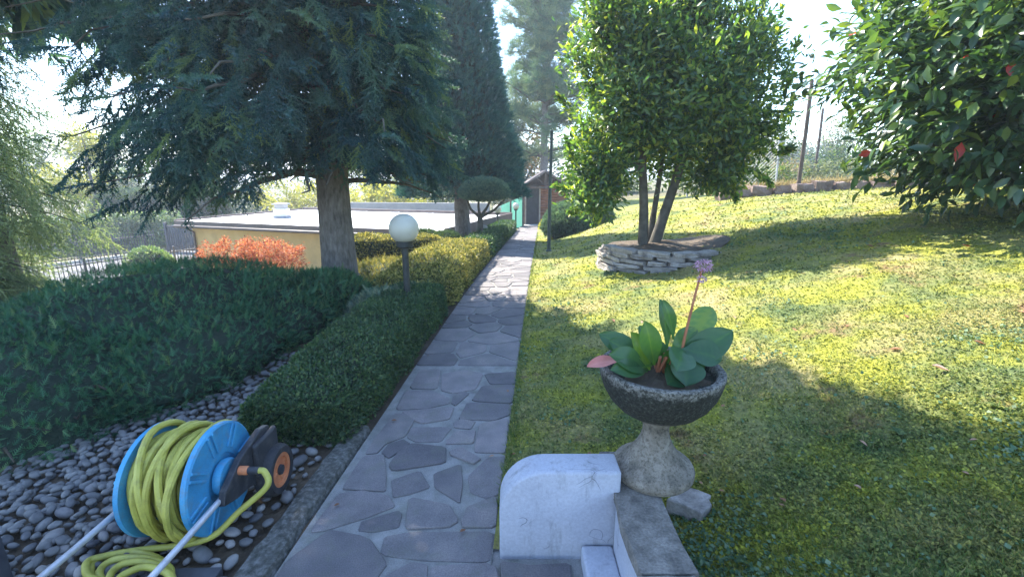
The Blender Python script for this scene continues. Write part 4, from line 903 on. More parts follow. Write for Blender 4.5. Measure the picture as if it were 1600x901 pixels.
# ------------------------------------------------------------------ spruce
SC = Vector((-2.32, 6.1)); sz0 = tz(SC.x, SC.y)
spr = empty('spruce', (SC.x, SC.y, sz0), 'large dark blue green spruce with a thick bare trunk and drooping branches', 'tree')
mb = MB(); pts = [(SC.x-.02, SC.y, sz0-.15), (SC.x, SC.y, sz0+.25), (SC.x+.0, SC.y, sz0+1.2), (SC.x+.02, SC.y, sz0+3), (SC.x, SC.y, sz0+5), (SC.x, SC.y, sz0+10.2)]
pts = smooth_pts(pts, 6); rads = [.29-.05*min(1, (p.z-sz0+.15)/.5)-.028*max(0, p.z-sz0) for p in pts]; rads = [max(.02, r_)*random.uniform(.97, 1.03) for r_ in rads]
mb.tube(pts, rads, 20); mb.build('trunk', M['bark'], spr, smooth=True)
br = MB(); SP = [[], [], []]; CO = []
def spruce_branch(z, az, L, dense=True, droop=.28, amt=70):
    d = np.array((math.sin(az), math.cos(az), 0)); start = np.array((SC.x, SC.y, z)); n_ = 9; P_ = []
    for i in range(n_+1):
        f = i/n_; P_.append(start + d*L*f + np.array((0, 0, .10*L*math.sin(PI*f*.7) - droop*L*f*f + .10*L*max(0, f-.75)*2)) + rng.normal(size=3)*.02*L*f)
    br.tube([tuple(p) for p in P_], list(np.linspace(.032+.006*L, .006, n_+1)), 5, False); P_ = np.array(P_)
    k = int((amt if dense else 14)*L/2.4) + 3
    for j in range(k):
        f = .10 + .9*(j/k)**.85; ii = min(n_-1, int(f*n_)); p = P_[ii] + (P_[ii+1]-P_[ii])*(f*n_-ii); sg = 1 if j % 2 else -1
        side = np.array((d[1], -d[0], 0))*sg; sp_ = rng.uniform(.25, 1.0)
        w2 = .36*L*(1-f*.6)*rng.random()**.8
        q = p + side*w2 + np.array((0, 0, -.5*w2 - .30*rng.random())) + rng.normal(size=3)*.05
        fw_ = d*.75 + side*sp_ + np.array((0, 0, -rng.uniform(.3, 1.7)))
        if dense: SP[rng.integers(3)].append((q, fw_, rng.uniform(.24, .42)))
        else: CO.append((q, fw_, rng.uniform(.45, .7)))
    if dense: SP[0].append((P_[-1], d + np.array((0, 0, -.1)), .36))
z = 1.55
while z < 9.8:
    dense = z < 4.7; nb_ = 8 if dense else 7; a0 = random.uniform(0, 6.28)
    for k in range(nb_):
        az = a0 + 2*PI*k/nb_ + random.uniform(-.3, .3); base_L = 2.6*(1-(z-1.75)/8.4)**.8 if z > 1.75 else 2.6
        left = max(0, -math.sin(az)); right = max(0, math.sin(az)); L = base_L*(1 + .02*left - .36*right)*(1 - .10*abs(math.cos(az)))*(1 - .26*max(0, math.cos(az + R(40))))*random.uniform(.8, 1.1)
        if z < 2.2: L *= .86
        spruce_branch(z + random.uniform(-.12, .12), az, L, dense)
    z += .24 if dense else .42
for zz, az, L in ((3.6, R(-84), 3.9), (3.2, R(-97), 3.5), (3.3, R(-72), 3.7)): spruce_branch(zz, az, L, True, .16, 20)
br.build('branches', M['bark2'], spr, kind='stuff')
UPZ = np.array((0, 0, 1.0)); B = []
for k in range(3):
    a = SP[k]; p_ = np.array([x[0] for x in a]); f_ = np.array([x[1] for x in a]); s_ = np.array([x[2] for x in a])
    kp = p_[:, 2] > 1.60 - .26*(p_[:, 0] < SC.x-1.1) + .22*(np.hypot(p_[:, 0]-SC.x, p_[:, 1]-SC.y) < 1.3) - .12*rng.random(len(p_)); p_, f_, s_ = p_[kp], f_[kp], s_[kp]; u_ = UPZ + .35*rng.normal(size=p_.shape); nr_ = (np.hypot(p_[:, 0]-SC.x, p_[:, 1]-SC.y) > .8) & (p_[:, 1] < SC.y+.7) & (p_[:, 2] < 4.0)
    B.append((SPRAYS[k], p_[nr_], f_[nr_], u_[nr_], s_[nr_])); B.append((LIGHT[k], p_[~nr_], f_[~nr_], u_[~nr_], s_[~nr_]))
p_ = np.array([x[0] for x in CO]); B.append((COARSE, p_, np.array([x[1] for x in CO]), UPZ + .3*rng.normal(size=p_.shape), np.array([x[2] for x in CO])))
foliage('needles', B, F['spruce'], spr)

# second spruce, added mostly out of view, crown sized to shade the foreground
S2 = Vector((-8.95, 7.9)); s2z = tz(S2.x, S2.y)
sp2 = empty('spruce', (S2.x, S2.y, s2z), 'second dark spruce whose branches hang in at the upper left corner', 'tree')
mb = MB(); limb(mb, wob((S2.x, S2.y, s2z-.1), (S2.x, S2.y, 15.8), 8, .03), .30, .02, 14); mb.build('trunk', M['bark'], sp2, smooth=True)
SCs, SPs, COs, brs = SC, SP, CO, br
SC, SP, CO, br = S2, [[], [], []], [], MB()
z = 4.9
while z < 15.4:
    a0 = random.uniform(0, 6.28)
    for k in range(7): spruce_branch(z, a0 + 2*PI*k/7 + random.uniform(-.3, .3), (3.8*(1-(z-3.9)/12.6)**.5)*random.uniform(.8, 1.1), z < 4.6, .25, 30)
    z += .40
br.build('branches', M['bark2'], sp2, kind='stuff'); B = []
for k in range(3):
    a = SP[k]
    if not a: continue
    p_ = np.array([x[0] for x in a]); B.append((LIGHT[k], p_, np.array([x[1] for x in a]), UPZ + .35*rng.normal(size=p_.shape), np.array([x[2] for x in a])))
p_ = np.array([x[0] for x in CO]); B.append((COARSE, p_, np.array([x[1] for x in CO]), UPZ + .3*rng.normal(size=p_.shape), np.array([x[2] for x in CO])))
foliage('needles', B, F['spruce'], sp2)

# ------------------------------------------------------------------ pale weeping conifer at the left edge
WC = Vector((-9.85, 6.8)); wz0 = tz(WC.x, WC.y)
wc = empty('weeping_conifer', (WC.x, WC.y, wz0), 'pale green conifer with weeping sprays at the left edge', 'tree')
mb = MB(); limb(mb, wob((WC.x, WC.y, wz0-.1), (WC.x, WC.y, 8.8), 8, .05), .22, .03, 12); mb.build('trunk', M['bark'], wc, smooth=True)
br2 = MB(); P_, D_, S_ = [], [], []; z = wz0+.6
while z < 9.2:
    a0 = random.uniform(0, 6.28)
    for k in range(7):
        az = a0+2*PI*k/7+random.uniform(-.3, .3); L = 2.9*(1-(z-wz0)/13)**.4*random.uniform(.75, 1.12); d = np.array((math.sin(az), math.cos(az), 0)); st = np.array((WC.x, WC.y, z))
        pts = [st + d*L*f + np.array((0, 0, .25*L*f - .42*L*f*f)) for f in np.linspace(0, 1, 6)]; br2.tube([tuple(p) for p in pts], list(np.linspace(.03, .006, 6)), 5, False)
        for j in range(42):
            f = .22+.78*j/42; p = st + d*L*f + np.array((0, 0, .25*L*f-.42*L*f*f)) + rng.normal(size=3)*.12; P_.append(p); D_.append(d*.5 + rng.normal(size=3)*.35 + np.array((0, 0, -.9))); S_.append(rng.uniform(.4, .8))
    z += .36
br2.build('branches', M['bark2'], wc, kind='stuff'); P_, D_, S_ = map(np.array, (P_, D_, S_)); vis = (P_[:, 0] > -1.32*P_[:, 1]-.3) & (P_[:, 2] < 5.2); Po, Do, So = P_[~vis][::3], D_[~vis][::3], S_[~vis][::3]; P_, D_, S_ = P_[vis], D_[vis], S_[vis]; P_ = np.concatenate([P_, P_+.14*rng.normal(size=P_.shape)]); D_ = np.concatenate([D_, D_+.2*rng.normal(size=D_.shape)]); S_ = np.tile(S_, 2); n3 = len(P_)//2
foliage('foliage', [(COARSE, Po, Do, np.tile(UPZ, (len(Po), 1)), So), (THIN[0], P_[:n3], D_[:n3], UPZ+.6*rng.normal(size=(n3, 3)), S_[:n3]), (THIN[1], P_[n3:], D_[n3:], UPZ+.6*rng.normal(size=(len(P_)-n3, 3)), S_[n3:])], F['weeping'], wc)

# ------------------------------------------------------------------ conical cypress, umbrella topiary
CY = Vector((-1.47, 13.9)); cz0 = tz(CY.x, CY.y)
cy = empty('cypress', (CY.x, CY.y, cz0), 'tall conical dark blue green cypress behind the umbrella shaped tree', 'tree')
mb = MB(); limb(mb, wob((CY.x, CY.y, cz0-.1), (CY.x, CY.y, 9.0), 8, .03), .25, .02, 14); mb.build('trunk', M['bark'], cy, smooth=True)
n_ = 18000; f = 1-np.sqrt(rng.random(n_)); zc = .95 + f*8.4; a = rng.random(n_)*2*PI; rd = (1.72*(1-f)**.85+.06)*(1-.30*rng.random(n_)**2)*(1+.14*np.sin(a*5+zc*3)*np.sin(zc*2.2+a*2)); p_ = np.stack([CY.x+rd*np.cos(a), CY.y+rd*np.sin(a), zc], -1)
out = np.stack([np.cos(a), np.sin(a), np.zeros(n_)], -1); foliage('foliage', [(FEATHER[0], p_[:9000], out[:9000]*.6+UPZ*rng.uniform(-.1, 1, (9000, 1))+.25*rng.normal(size=(9000, 3)), out[:9000]+.5*rng.normal(size=(9000, 3)), rng.uniform(.16, .30, 9000)), (TUFT, p_[9000:], out[9000:]*.6+UPZ*.6+.3*rng.normal(size=(9000, 3)), out[9000:], rng.uniform(.12, .22, 9000))], F['cypress'], cy)

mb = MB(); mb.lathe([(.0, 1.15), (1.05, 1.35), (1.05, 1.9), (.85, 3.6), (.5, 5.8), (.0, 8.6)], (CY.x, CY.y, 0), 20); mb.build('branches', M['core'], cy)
c2 = at(806, 300, 29); c2z = tz(c2.x, c2.y); tree('dark_conifer', (c2.x, c2.y, c2z), 9, [((c2.x-.5, c2.y, c2z+2.2), (1.5, 1.4, 2.0)), ((c2.x-.6, c2.y, c2z+5), (1.2, 1.2, 2.4))], F['dark'], 'dark conifer column behind the cypress and left of the hut', 'tree', 5200, .3, tm=FEATHER[0], trunk_r=.16, clump=70, csize=.3, limbs=3)
TC = at(757, 312, 12.0); tc0 = tz(TC.x, TC.y)
um = empty('umbrella_tree', (TC.x, TC.y, tc0), 'small topiary tree clipped to an umbrella crown beside the path', 'tree')
tb = at(750, 340, 12.0)
for i, (uu, vv) in enumerate(((728, 308), (748, 300), (772, 300), (790, 310))):
    mb = MB(); e = at(uu, vv, 12.0+(.25 if i % 2 else -.2)); mid = tb.lerp(e, .45)+Vector((.05*(i-1.5), 0, -.02)); mb.tube([tb-Vector((0,0,.1)), tb, mid, e], [.05, .045, .032, .02], 8); mb.build('limb', M['bark2'], um, smooth=True)
mb = MB(); limb(mb, [(tb.x-.02, tb.y, tc0-.1), (tb.x, tb.y, tc0+.25), (tb.x, tb.y, tb.z)], .12, .07, 12); mb.build('trunk', M['bark2'], um, smooth=True)
n_ = 5000; d = rdir(n_); d[:, 2] = np.where(d[:, 2] < 0, d[:, 2]*.35, d[:, 2]); ctr = np.array(at(757, 303, 12.0)); p_ = ctr + d*np.array((.64, .64, .40))*(1-.22*rng.random((n_, 1))**2); foliage('crown', [(TUFT, p_, unit(d)+.5*rng.normal(size=d.shape), rdir(n_), rng.uniform(.06, .10, n_))], F['rosemary'], um)

# ------------------------------------------------------------------ hedges and shrubs: woody core plus leaves
def core_mesh(name, c, rad, parent, zmin=None, segs=24):
    bm = bmesh.new(); bmesh.ops.create_uvsphere(bm, u_segments=segs, v_segments=segs//2, radius=1)
    for v in bm.verts:
        k = 1+random.uniform(-.05, .05); v.co = Vector((c[0]+v.co.x*rad[0]*k, c[1]+v.co.y*rad[1]*k, c[2]+v.co.z*rad[2]*k))
        if zmin is not None and v.co.z < zmin: v.co.z = zmin
    me = bpy.data.meshes.new(name); bm.to_mesh(me); bm.free(); me.materials.append(M['core']); return link(name, me, parent)
def hedge(name, y0, y1, l0, l1, h, n, size, mat, label, tm=QUAD, wav=.05, roundness=.16, taper=0.0, hfun=None, group=None, cat='hedge'):
    """clipped hedge along the path between lateral offsets l0..l1 left of the path edge"""
    ym = (y0+y1)/2; o = empty(name, (path_c(ym)-HW-(l0+l1)/2, ym, tz(path_c(ym)-HW-(l0+l1)/2, ym)), label, cat, group)
    def prof(a):   # a 0..1 around side, top, side
        wd, hh = (l1-l0), h; per = hh+wd+hh; s = a*per
        s_ = np.where(s < hh, 0, np.where(s < hh+wd, s-hh, wd)); z_ = np.where(s < hh, s, np.where(s < hh+wd, hh, hh-(s-hh-wd)))
        return s_, z_
    wd = l1-l0; Ls = np.array([(y1-y0)*(2*h+wd), wd*h*2.2]); na_ = int(n*Ls[0]/Ls.sum()); nb2 = n-na_
    a = rng.random(na_); y = y0+(y1-y0)*rng.random(na_); s_, z_ = prof(a)
    se = rng.random(nb2)*wd; ze = rng.random(nb2)*h; yend = np.where(rng.random(nb2) < .7, y0, y1)
    s_, z_, y = np.concatenate([s_, se]), np.concatenate([z_, ze]), np.concatenate([y, yend])
    # superellipse rounding towards the box centre
    cs, cyy = wd/2, (y0+y1)/2
    def rounder(s_, z_, y, inset=0.0):
        ds = (s_-cs)/(wd/2); dz = np.clip((z_-h*.35)/(h*.65), 0, 1); ey = np.minimum(y-y0, y1-y)/(wd*.5); dy = np.clip(1-ey, 0, 1)*np.sign(y-cyy)
        q = (np.abs(ds)**4+np.abs(dz)**4+np.abs(dy)**4)**.25; k = 1/np.maximum(q, 1.0); k = 1-(1-k)*min(1, roundness*5)
        s2 = cs+(s_-cs)*k; z2 = np.where(z_ > h*.35, h*.35+(z_-h*.35)*k, z_); nrm = np.stack([-(ds**3), dy**3, dz**3+.05], -1); return s2, z2, unit(nrm)
    s2, z2, nr = rounder(s_, z_, y)
    hm = np.ones_like(y) if hfun is None else hfun(y)
    x = path_c(y)-HW-(l0+s2); gz = terrain(x, y); bump = (fbm(x*4, y*4+z2*4)-.47)*wav*2
    p_ = np.stack([x, y, gz+z2*hm], -1) + nr*bump[:, None] + nr*(-.035*rng.random(len(y))**1.5)[:, None]
    fw_ = unit(nr*.8+.75*rng.normal(size=p_.shape)+np.array((0, 0, .2)))
    foliage('foliage', [(tm, p_, fw_, unit(nr+.6*rng.normal(size=p_.shape)), size*rng.uniform(.6, 1.45, len(p_)))] + [(FEATHER[0], p_[k_], unit(nr[k_]+.5*rng.normal(size=(k_.sum(), 3))+np.array((0, 0, .4))), rdir(k_.sum()), size*rng.uniform(1.8, 3.4, k_.sum()), .45+.5*rng.random(k_.sum())) for k_ in [rng.random(len(p_)) < .012]], mat, o)
    # core
    ny_, ns = max(6, int((y1-y0)*4)), 15; yy = np.linspace(y0+.06, y1-.06, ny_); aa = np.linspace(0, 1, ns); YG, AG = np.meshgrid(yy, aa, indexing='ij'); sg, zg = prof(AG); s2, z2, nr = rounder(sg, zg, YG); hmG = np.ones_like(YG) if hfun is None else hfun(YG)
    sc_ = .94; s3 = cs+(s2-cs)*(1-.11/wd); x = path_c(YG)-HW-(l0+s3); V = np.stack([x, YG, terrain(x, YG)+z2*hmG*.93-.03], -1).reshape(-1, 3); Fq = gridF(np.arange(V.shape[0]).reshape(YG.shape))
    Fe = []
    for i in (0, ny_-1): Fe.append([i*ns+j for j in range(ns)])
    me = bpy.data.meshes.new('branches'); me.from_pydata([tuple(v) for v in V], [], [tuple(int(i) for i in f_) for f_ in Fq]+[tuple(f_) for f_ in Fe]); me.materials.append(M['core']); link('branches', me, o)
    return o
hedge('clipped_hedge', 2.42, 5.25, .05, .72, .36, 46000, .021, F['hedge'], 'nearest clipped hedge along the path in full shade beside the pebbles', hfun=lambda y: .85+.20*sstep(2.4, 3.4, y))
hedge('clipped_hedge', 5.35, 9.6, .05, 1.05, .44, 26000, .034, F['sunhedge'], 'broad clipped hedge with a sunlit golden top behind the nearest globe lamp', hfun=lambda y: .8+.25*sstep(5.3, 6.8, y))
hedge('clipped_hedge', 9.7, 19.5, .05, .75, .42, 14000, .05, F['hedge'], 'far dark clipped hedge narrowing along the path towards the hut')

def mound(name, blobs, n, size, mat, label, tm=TUFT, cat='shrub', spread=.5, upb=.35, skirt=0.0, group=None, z_cut=None, bmp=.10, accent=None):
    c0 = blobs[0][0]; o = empty(name, (c0[0], c0[1], tz(c0[0], c0[1])), label, cat, group); B = []; tot = sum(r_[0]*r_[1] for _, r_ in blobs)
    for c_, rad in blobs:
        c_ = np.array(c_); rad = np.array(rad); k = int(n*rad[0]*rad[1]/tot); d = rdir(int(k*1.5)); d = d[d[:, 2] > -.45][:k]
        lump = 1+bmp*(fbm(d[:, 0]*rad[0]*2.2+9, d[:, 1]*rad[1]*2.2+d[:, 2]*2, 3)-.45)*2; p_ = c_+d*rad*(lump*(1-.10*rng.random(len(d))**2))[:, None]; nn = unit(d/rad)
        ok = np.ones(len(p_), bool)
        for c2, r2 in blobs:
            if np.allclose(c2, c_): continue
            ok &= (((p_-np.array(c2))/np.array(r2))**2).sum(1) > .80
        ok &= p_[:, 2] > terrain(p_[:, 0], p_[:, 1])-.02; p_, nn = p_[ok], nn[ok]
        vk_ = (p_[:, 0] > -1.2*p_[:, 1]-.2) | (rng.random(len(p_)) < .35); p_, nn = p_[vk_], nn[vk_]
        B.append((tm, p_, unit(nn*.8+spread*rng.normal(size=p_.shape)+np.array((0, 0, upb))), unit(nn+.5*rng.normal(size=p_.shape)), size*rng.uniform(.7, 1.35, len(p_))))
    st_ = []
    for bt in B:
        k = rng.random(len(bt[1])) < .035; nn_ = unit(bt[3][k]); st_.append((FEATHER[1], bt[1][k]+nn_*.03, unit(bt[2][k]+np.array((0, 0, .5))), bt[3][k], size*rng.uniform(1.2, 1.8, k.sum()), .5+.5*rng.random(k.sum())))
    foliage('foliage', B+st_, mat, o)
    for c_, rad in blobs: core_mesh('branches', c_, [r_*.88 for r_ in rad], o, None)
    return o
jun = mound('juniper_shrub', [((-3.45, 4.35, .02), (1.32, 1.7, .68)), ((-2.75, 4.75, .0), (.95, 1.35, .50)), ((-3.6, 3.0, -.02), (1.25, 1.15, .50)), ((-4.9, 3.4, -.38), (1.5, 1.6, .55)), ((-2.55, 3.6, .08), (.55, 1.0, .34))], 48000, .068, F['juniper'], 'huge dark green juniper mound spreading over the pebbles on the left', FEATHER[0], spread=.65, upb=.25)
stm = MB()
for k in range(26):
    y = random.uniform(2.1, 4.6); x = -2.05-.28*(4.6-y)-random.uniform(.05, .5); stm.tube(wob((x-.5, y+.3, -.02), (x+.25, y-.1, random.uniform(.08, .28)), 4, .05), [.014, .012, .009, .007, .004], 5, False)
stm.build('stem', M['twig'], jun, smooth=True, kind='stuff')
mound('juniper_shrub', [((-2.15, 5.15, .05), (.55, .6, .42))], 6000, .075, F['juniper'], 'small bright green juniper between the big mound and the spruce trunk', FEATHER[1], spread=.65)
mound('creeping_shrub', [((-1.35, 4.75, .02), (.42, .50, .34)), ((-1.15, 5.15, .02), (.35, .4, .30))], 7000, .06, F['bluejuniper'], 'low blue grey creeping shrub round the nearest lamp post', FEATHER[1], spread=.7)
mound('creeping_shrub', [((-1.9, 6.9, .0), (.75, .9, .28)), ((-1.75, 5.9, -.02), (.42, .5, .26))], 7000, .07, F['sunhedge'], 'pale sunlit creeping shrub behind the nearest globe lamp', FEATHER[0], spread=.7)

def box_hedge(name, c, ax, size, n, leaf, mat, label, tm=QUAD, cat='hedge', core=True, bmp=.08, group=None):
    """free-standing hedge block; c base centre, ax angle"""
    o = empty(name, c, label, cat, group); L, D, H = size; ca, sa = math.cos(ax), math.sin(ax)
    q = rng.random((n, 3))*2-1; fc = rng.choice(5, n, p=np.array([D*H, D*H, L*H, L*H, L*D*1.2])/(2*D*H+2*L*H+1.2*L*D))
    nr = np.zeros((n, 3))
    for k, (i, s) in enumerate(((0, 1), (0, -1), (1, 1), (1, -1), (2, 1))): mk = fc == k; q[mk, i] = s; nr[mk, i] = s
    qq = (np.abs(q)**5).sum(1)**.2; q2 = q/np.maximum(1, qq)[:, None]; p_ = q2*np.array((L/2, D/2, H/2))+np.array((0, 0, H/2)); p_ += nr*((fbm(p_[:, 0]*2.5+p_[:, 2], p_[:, 1]*2.5+p_[:, 2]*2)-.47)*bmp*2-.06*rng.random(n)**2)[:, None]
    Rm = np.array(((ca, -sa, 0), (sa, ca, 0), (0, 0, 1))); p_ = p_@Rm.T+np.array(c); nr = nr@Rm.T
    foliage('foliage', [(tm, p_, unit(nr*.8+.7*rng.normal(size=p_.shape)+np.array((0, 0, .2))), unit(nr+.6*rng.normal(size=p_.shape)), leaf*rng.uniform(.65, 1.3, n))], mat, o)
    if core: MB().box((c[0], c[1], c[2]+H*.46), (L*.90, D*.86, H*.90), Matrix.Rotation(ax, 3, 'Z')).build('branches', M['core'], o)
    return o
hb = at(615, 425, 9.3); box_hedge('box_hedge', (hb.x+.05, hb.y+.2, hb.z-.12), R(8), (2.0, .7, .85), 12000, .045, F['sunhedge'], 'square clipped sunlit hedge between the spruce trunk and the garage')
mp_ = at(396, 395, 11.5)
tree('red_maple', (mp_.x, mp_.y, tz(mp_.x, mp_.y)), 1.2, [((mp_.x-.5, mp_.y, mp_.z), (.75, .7, .33)), ((mp_.x+.35, mp_.y, mp_.z+.0), (.85, .7, .34)), ((mp_.x+.75, mp_.y-.1, mp_.z-.25), (.45, .5, .35))], F['maple'], 'low red orange maple in front of the ochre garage wall', 'shrub', 9500, .07, tm=SLIM, trunk_r=.05, clump=110, csize=.14, top=(mp_.x, mp_.y, mp_.z))
rs_ = at(892, 350, 14.2); mound('grey_shrub', [((rs_.x, rs_.y, tz(rs_.x, rs_.y)+.25), (.85, .8, .66)), ((rs_.x+.75, rs_.y+.2, tz(rs_.x+.7, rs_.y)+.12), (.6, .6, .45))], 7000, .10, F['rosemary'], 'rounded grey green shrub on the lawn in front of the hut', TUFT)
gs = at(232, 400, 17.6); mound('pale_shrub', [((gs.x, gs.y, -2.0), (.9, .6, .85))], 2600, .12, F['ivy'], 'loose pale leaved shrub growing by the near street railing', LEAF)
yl = at(822, 356, 20); mound('yellow_shrub', [((yl.x+.75, yl.y, tz(yl.x+.7, yl.y)+.1), (.18, .18, .28))], 500, .07, F['yellow'], 'tiny yellow green shrub beside the hut doorstep', QUAD)
dk = at(700, 362, 13.0); mound('dark_shrub', [((-2.0, 10.6, -.15), (.5, .45, .5)), ((-1.55, 11.0, -.15), (.45, .45, .42))], 4500, .06, F['dark'], 'low dark shrub beside the garage roof and the square sunlit hedge', TUFT)

# ------------------------------------------------------------------ background planting
iv = empty('ivy_wall', (-21, 26, STREET), 'long ivy covered wall beyond the far street railing', 'wall')
ip0, ip1 = np.array((-27.5, 21.5)), np.array((-19.4, 27.2)); dv = ip1-ip0; Li = float(np.linalg.norm(dv)); dvu = dv/Li; nv = np.array((dvu[1], -dvu[0]))
MB().box(((ip0[0]+ip1[0])/2, (ip0[1]+ip1[1])/2, STREET+.85), (Li, .3, 1.7), Matrix.Rotation(math.atan2(dv[1], dv[0]), 3, 'Z')).build('wall', M['gwall'], iv)
n_ = 9000; f = rng.random(n_); zz_ = rng.random(n_)*1.95; p_ = np.concatenate([ip0+dv*f[:, None]+nv*(.2+.16*fbm(f*60, zz_*3)[:, None]+.1*rng.random((n_, 1))), (STREET+zz_)[:, None]], 1); nn = np.tile(np.array((nv[0], nv[1], .25)), (n_, 1))
foliage('ivy', [(LEAF, p_, unit(nn*.5+rng.normal(size=p_.shape)*.6+np.array((0, 0, -.4))), unit(nn+.4*rng.normal(size=p_.shape)), rng.uniform(.13, .24, n_))], F['ivy'], iv)
mound('round_shrub', [((-24.5, 30, -.6), (2.3, 1.6, 1.3))], 5000, .20, F['dark'], 'dark rounded shrub above the left end of the ivy wall', TUFT)
mound('round_shrub', [((-20.6, 30.5, -.6), (1.9, 1.5, 1.25))], 4500, .20, F['dark'], 'dark bushy shrub above the right end of the ivy wall', TUFT)
BT = [  # u, v centre, Y, radii, material, n, leaf, name, label
 (105, 285, 36, (3.2, 2, 1.3), 'yellow', 3200, .28, 'yellow_shrub', 'sunlit yellow green shrub behind the dark round shrubs', 'shrub'),
 (170, 283, 38, (2.8, 2, 1.6), 'green', 3000, .28, 'leafy_bush', 'mid green bush right of the yellow green shrub', 'bush'),
 (35, 235, 44, (4.6, 3, 3.6), 'green', 4500, .36, 'broadleaf_tree', 'broad rounded tree in the far background at the left edge', 'tree'),
 (150, 232, 52, (3.5, 3, 1.9), 'olive', 2800, .36, 'broadleaf_tree', 'grey green low tree far behind the street', 'tree'),
 (128, 216, 30, (1.1, 1.0, 1.2), 'yellow', 1400, .22, 'young_tree', 'slender yellow green tree top beside the spruce left side', 'tree'),
 (240, 290, 40, (4.5, 2.5, 2.5), 'olive', 3800, .32, 'broadleaf_tree', 'grey green tree behind the left side of the spruce', 'tree'),
 (350, 305, 36, (4.5, 2.5, 2.2), 'dark', 4200, .30, 'leafy_bush', 'dark bush beyond the garage roof left of the chimney', 'bush'),
 (470, 310, 34, (3.2, 2, 1.3), 'yellow', 3400, .26, 'yellow_shrub', 'yellow green shrub beyond the garage roof right of the chimney', 'shrub'),
 (605, 312, 30, (2.6, 1.6, 1.0), 'yellow', 3000, .30, 'yellow_shrub', 'bright yellow green shrub beyond the garage roof right of the spruce trunk', 'shrub'),
 (585, 270, 46, (3.2, 3, 2.4), 'olive', 3000, .34, 'broadleaf_tree', 'pale tree seen through the gap right of the spruce trunk', 'tree'),
 (690, 290, 34, (3.0, 2, 2.0), 'green', 3400, .28, 'leafy_bush', 'green bush behind the cypress trunk', 'bush'),
 (815, 225, 33, (2.2, 2, 4.0), 'autumn', 5200, .26, 'autumn_tree', 'tall rusty autumn tree behind the hut', 'tree'),
 (905, 250, 36, (3.5, 2.5, 4.0), 'dark', 4600, .32, 'dark_tree', 'dark evergreen behind the right side of the hut', 'tree'),
 (1205, 228, 27, (1.5, 1.3, 1.4), 'olive', 2600, .18, 'olive_tree', 'grey green tree behind the rubble wall left of the tall post', 'tree'),
 (1165, 262, 22, (1.7, 1.2, .75), 'olive', 2600, .15, 'wild_shrub', 'pale wild shrub behind the left end of the rubble wall', 'shrub'),
 (1226, 272, 19, (.85, .8, .55), 'dry', 1500, .13, 'wild_shrub', 'dry straw coloured shrub behind the rubble wall by the tall post', 'shrub'),
 (1296, 262, 24, (1.3, 1, .9), 'dark', 1800, .17, 'wild_shrub', 'dark low shrub between the two wooden posts and the glossy bush', 'shrub'),
 (1310, 215, 30, (1.2, 1.2, 1.6), 'olive', 1800, .2, 'young_tree', 'small grey green tree beside the upper left of the glossy bush', 'tree'),
 (1100, 262, 24, (1.8, 1.4, 1.3), 'green', 2400, .2, 'wild_shrub', 'green shrub behind the laurel trunk at the rubble wall', 'shrub'),
 (1282, 245, 70, (3.0, 2.5, 1.9), 'dark', 2200, .5, 'far_tree', 'dark tree top far away between the two posts', 'tree'),
 (1235, 248, 75, (2.6, 2.5, 2.2), 'olive', 2000, .5, 'far_tree', 'pale tree far away left of the tall post', 'tree'),
 (1400, 285, 20, (3.0, 1.5, .8), 'dry', 2400, .16, 'wild_shrub', 'dry brush under the far side of the glossy bush', 'shrub'),
 (1185, 278, 18, (1.9, 1.0, .62), 'green', 2600, .13, 'wild_shrub', 'green wild shrub just behind the middle of the rubble wall', 'shrub'),
 (1292, 276, 17, (1.2, .9, .6), 'olive', 2000, .13, 'wild_shrub', 'grey green shrub behind the rubble wall right of the tall post', 'shrub'),
 (1345, 262, 26, (2.4, 1.4, 1.5), 'green', 2600, .2, 'leafy_bush', 'green bush on the ridge behind the left side of the glossy bush', 'bush'),
 (1150, 240, 32, (2.6, 1.6, 2.0), 'dark', 3000, .26, 'broadleaf_tree', 'dark green tree behind the right half of the laurel', 'tree'),
 (1450, 275, 28, (4.0, 1.6, 1.2), 'green', 2600, .24, 'leafy_bush', 'long green bush on the ridge behind the glossy bush', 'bush'),
 (960, 270, 34, (3.6, 2.5, 3.5), 'green', 3600, .3, 'leafy_tree', 'green tree behind the left half of the laurel', 'tree'),
]
for (u, v, Y_, rad, mt, n_, lf, nm, lb, ct) in BT:
    c_ = at(u, v, Y_); zb = tz(c_.x, c_.y); tree(nm, (c_.x, c_.y, zb), max(.4, c_.z-zb), [(tuple(c_), rad)] + [((c_.x+random.uniform(-.5, .5)*rad[0], c_.y, c_.z-rad[2]*.35), (rad[0]*.75, rad[1]*.8, rad[2]*.8))], F[mt], lb, ct, n_, lf*1.1, tm=SLIM, trunk_r=.05*rad[2]+.04, clump=60, csize=.16*min(2.2, rad[2]+.3), limbs=5, shell=.7)
gw = at(640, 335, 26); tag(MB().box((gw.x, 26.5, -1.2), (9, .2, 2.6), Matrix.Rotation(R(-6), 3, 'Z')).build('boundary_wall', M['gwall']), 'plain grey wall beyond the garage roof', 'wall')

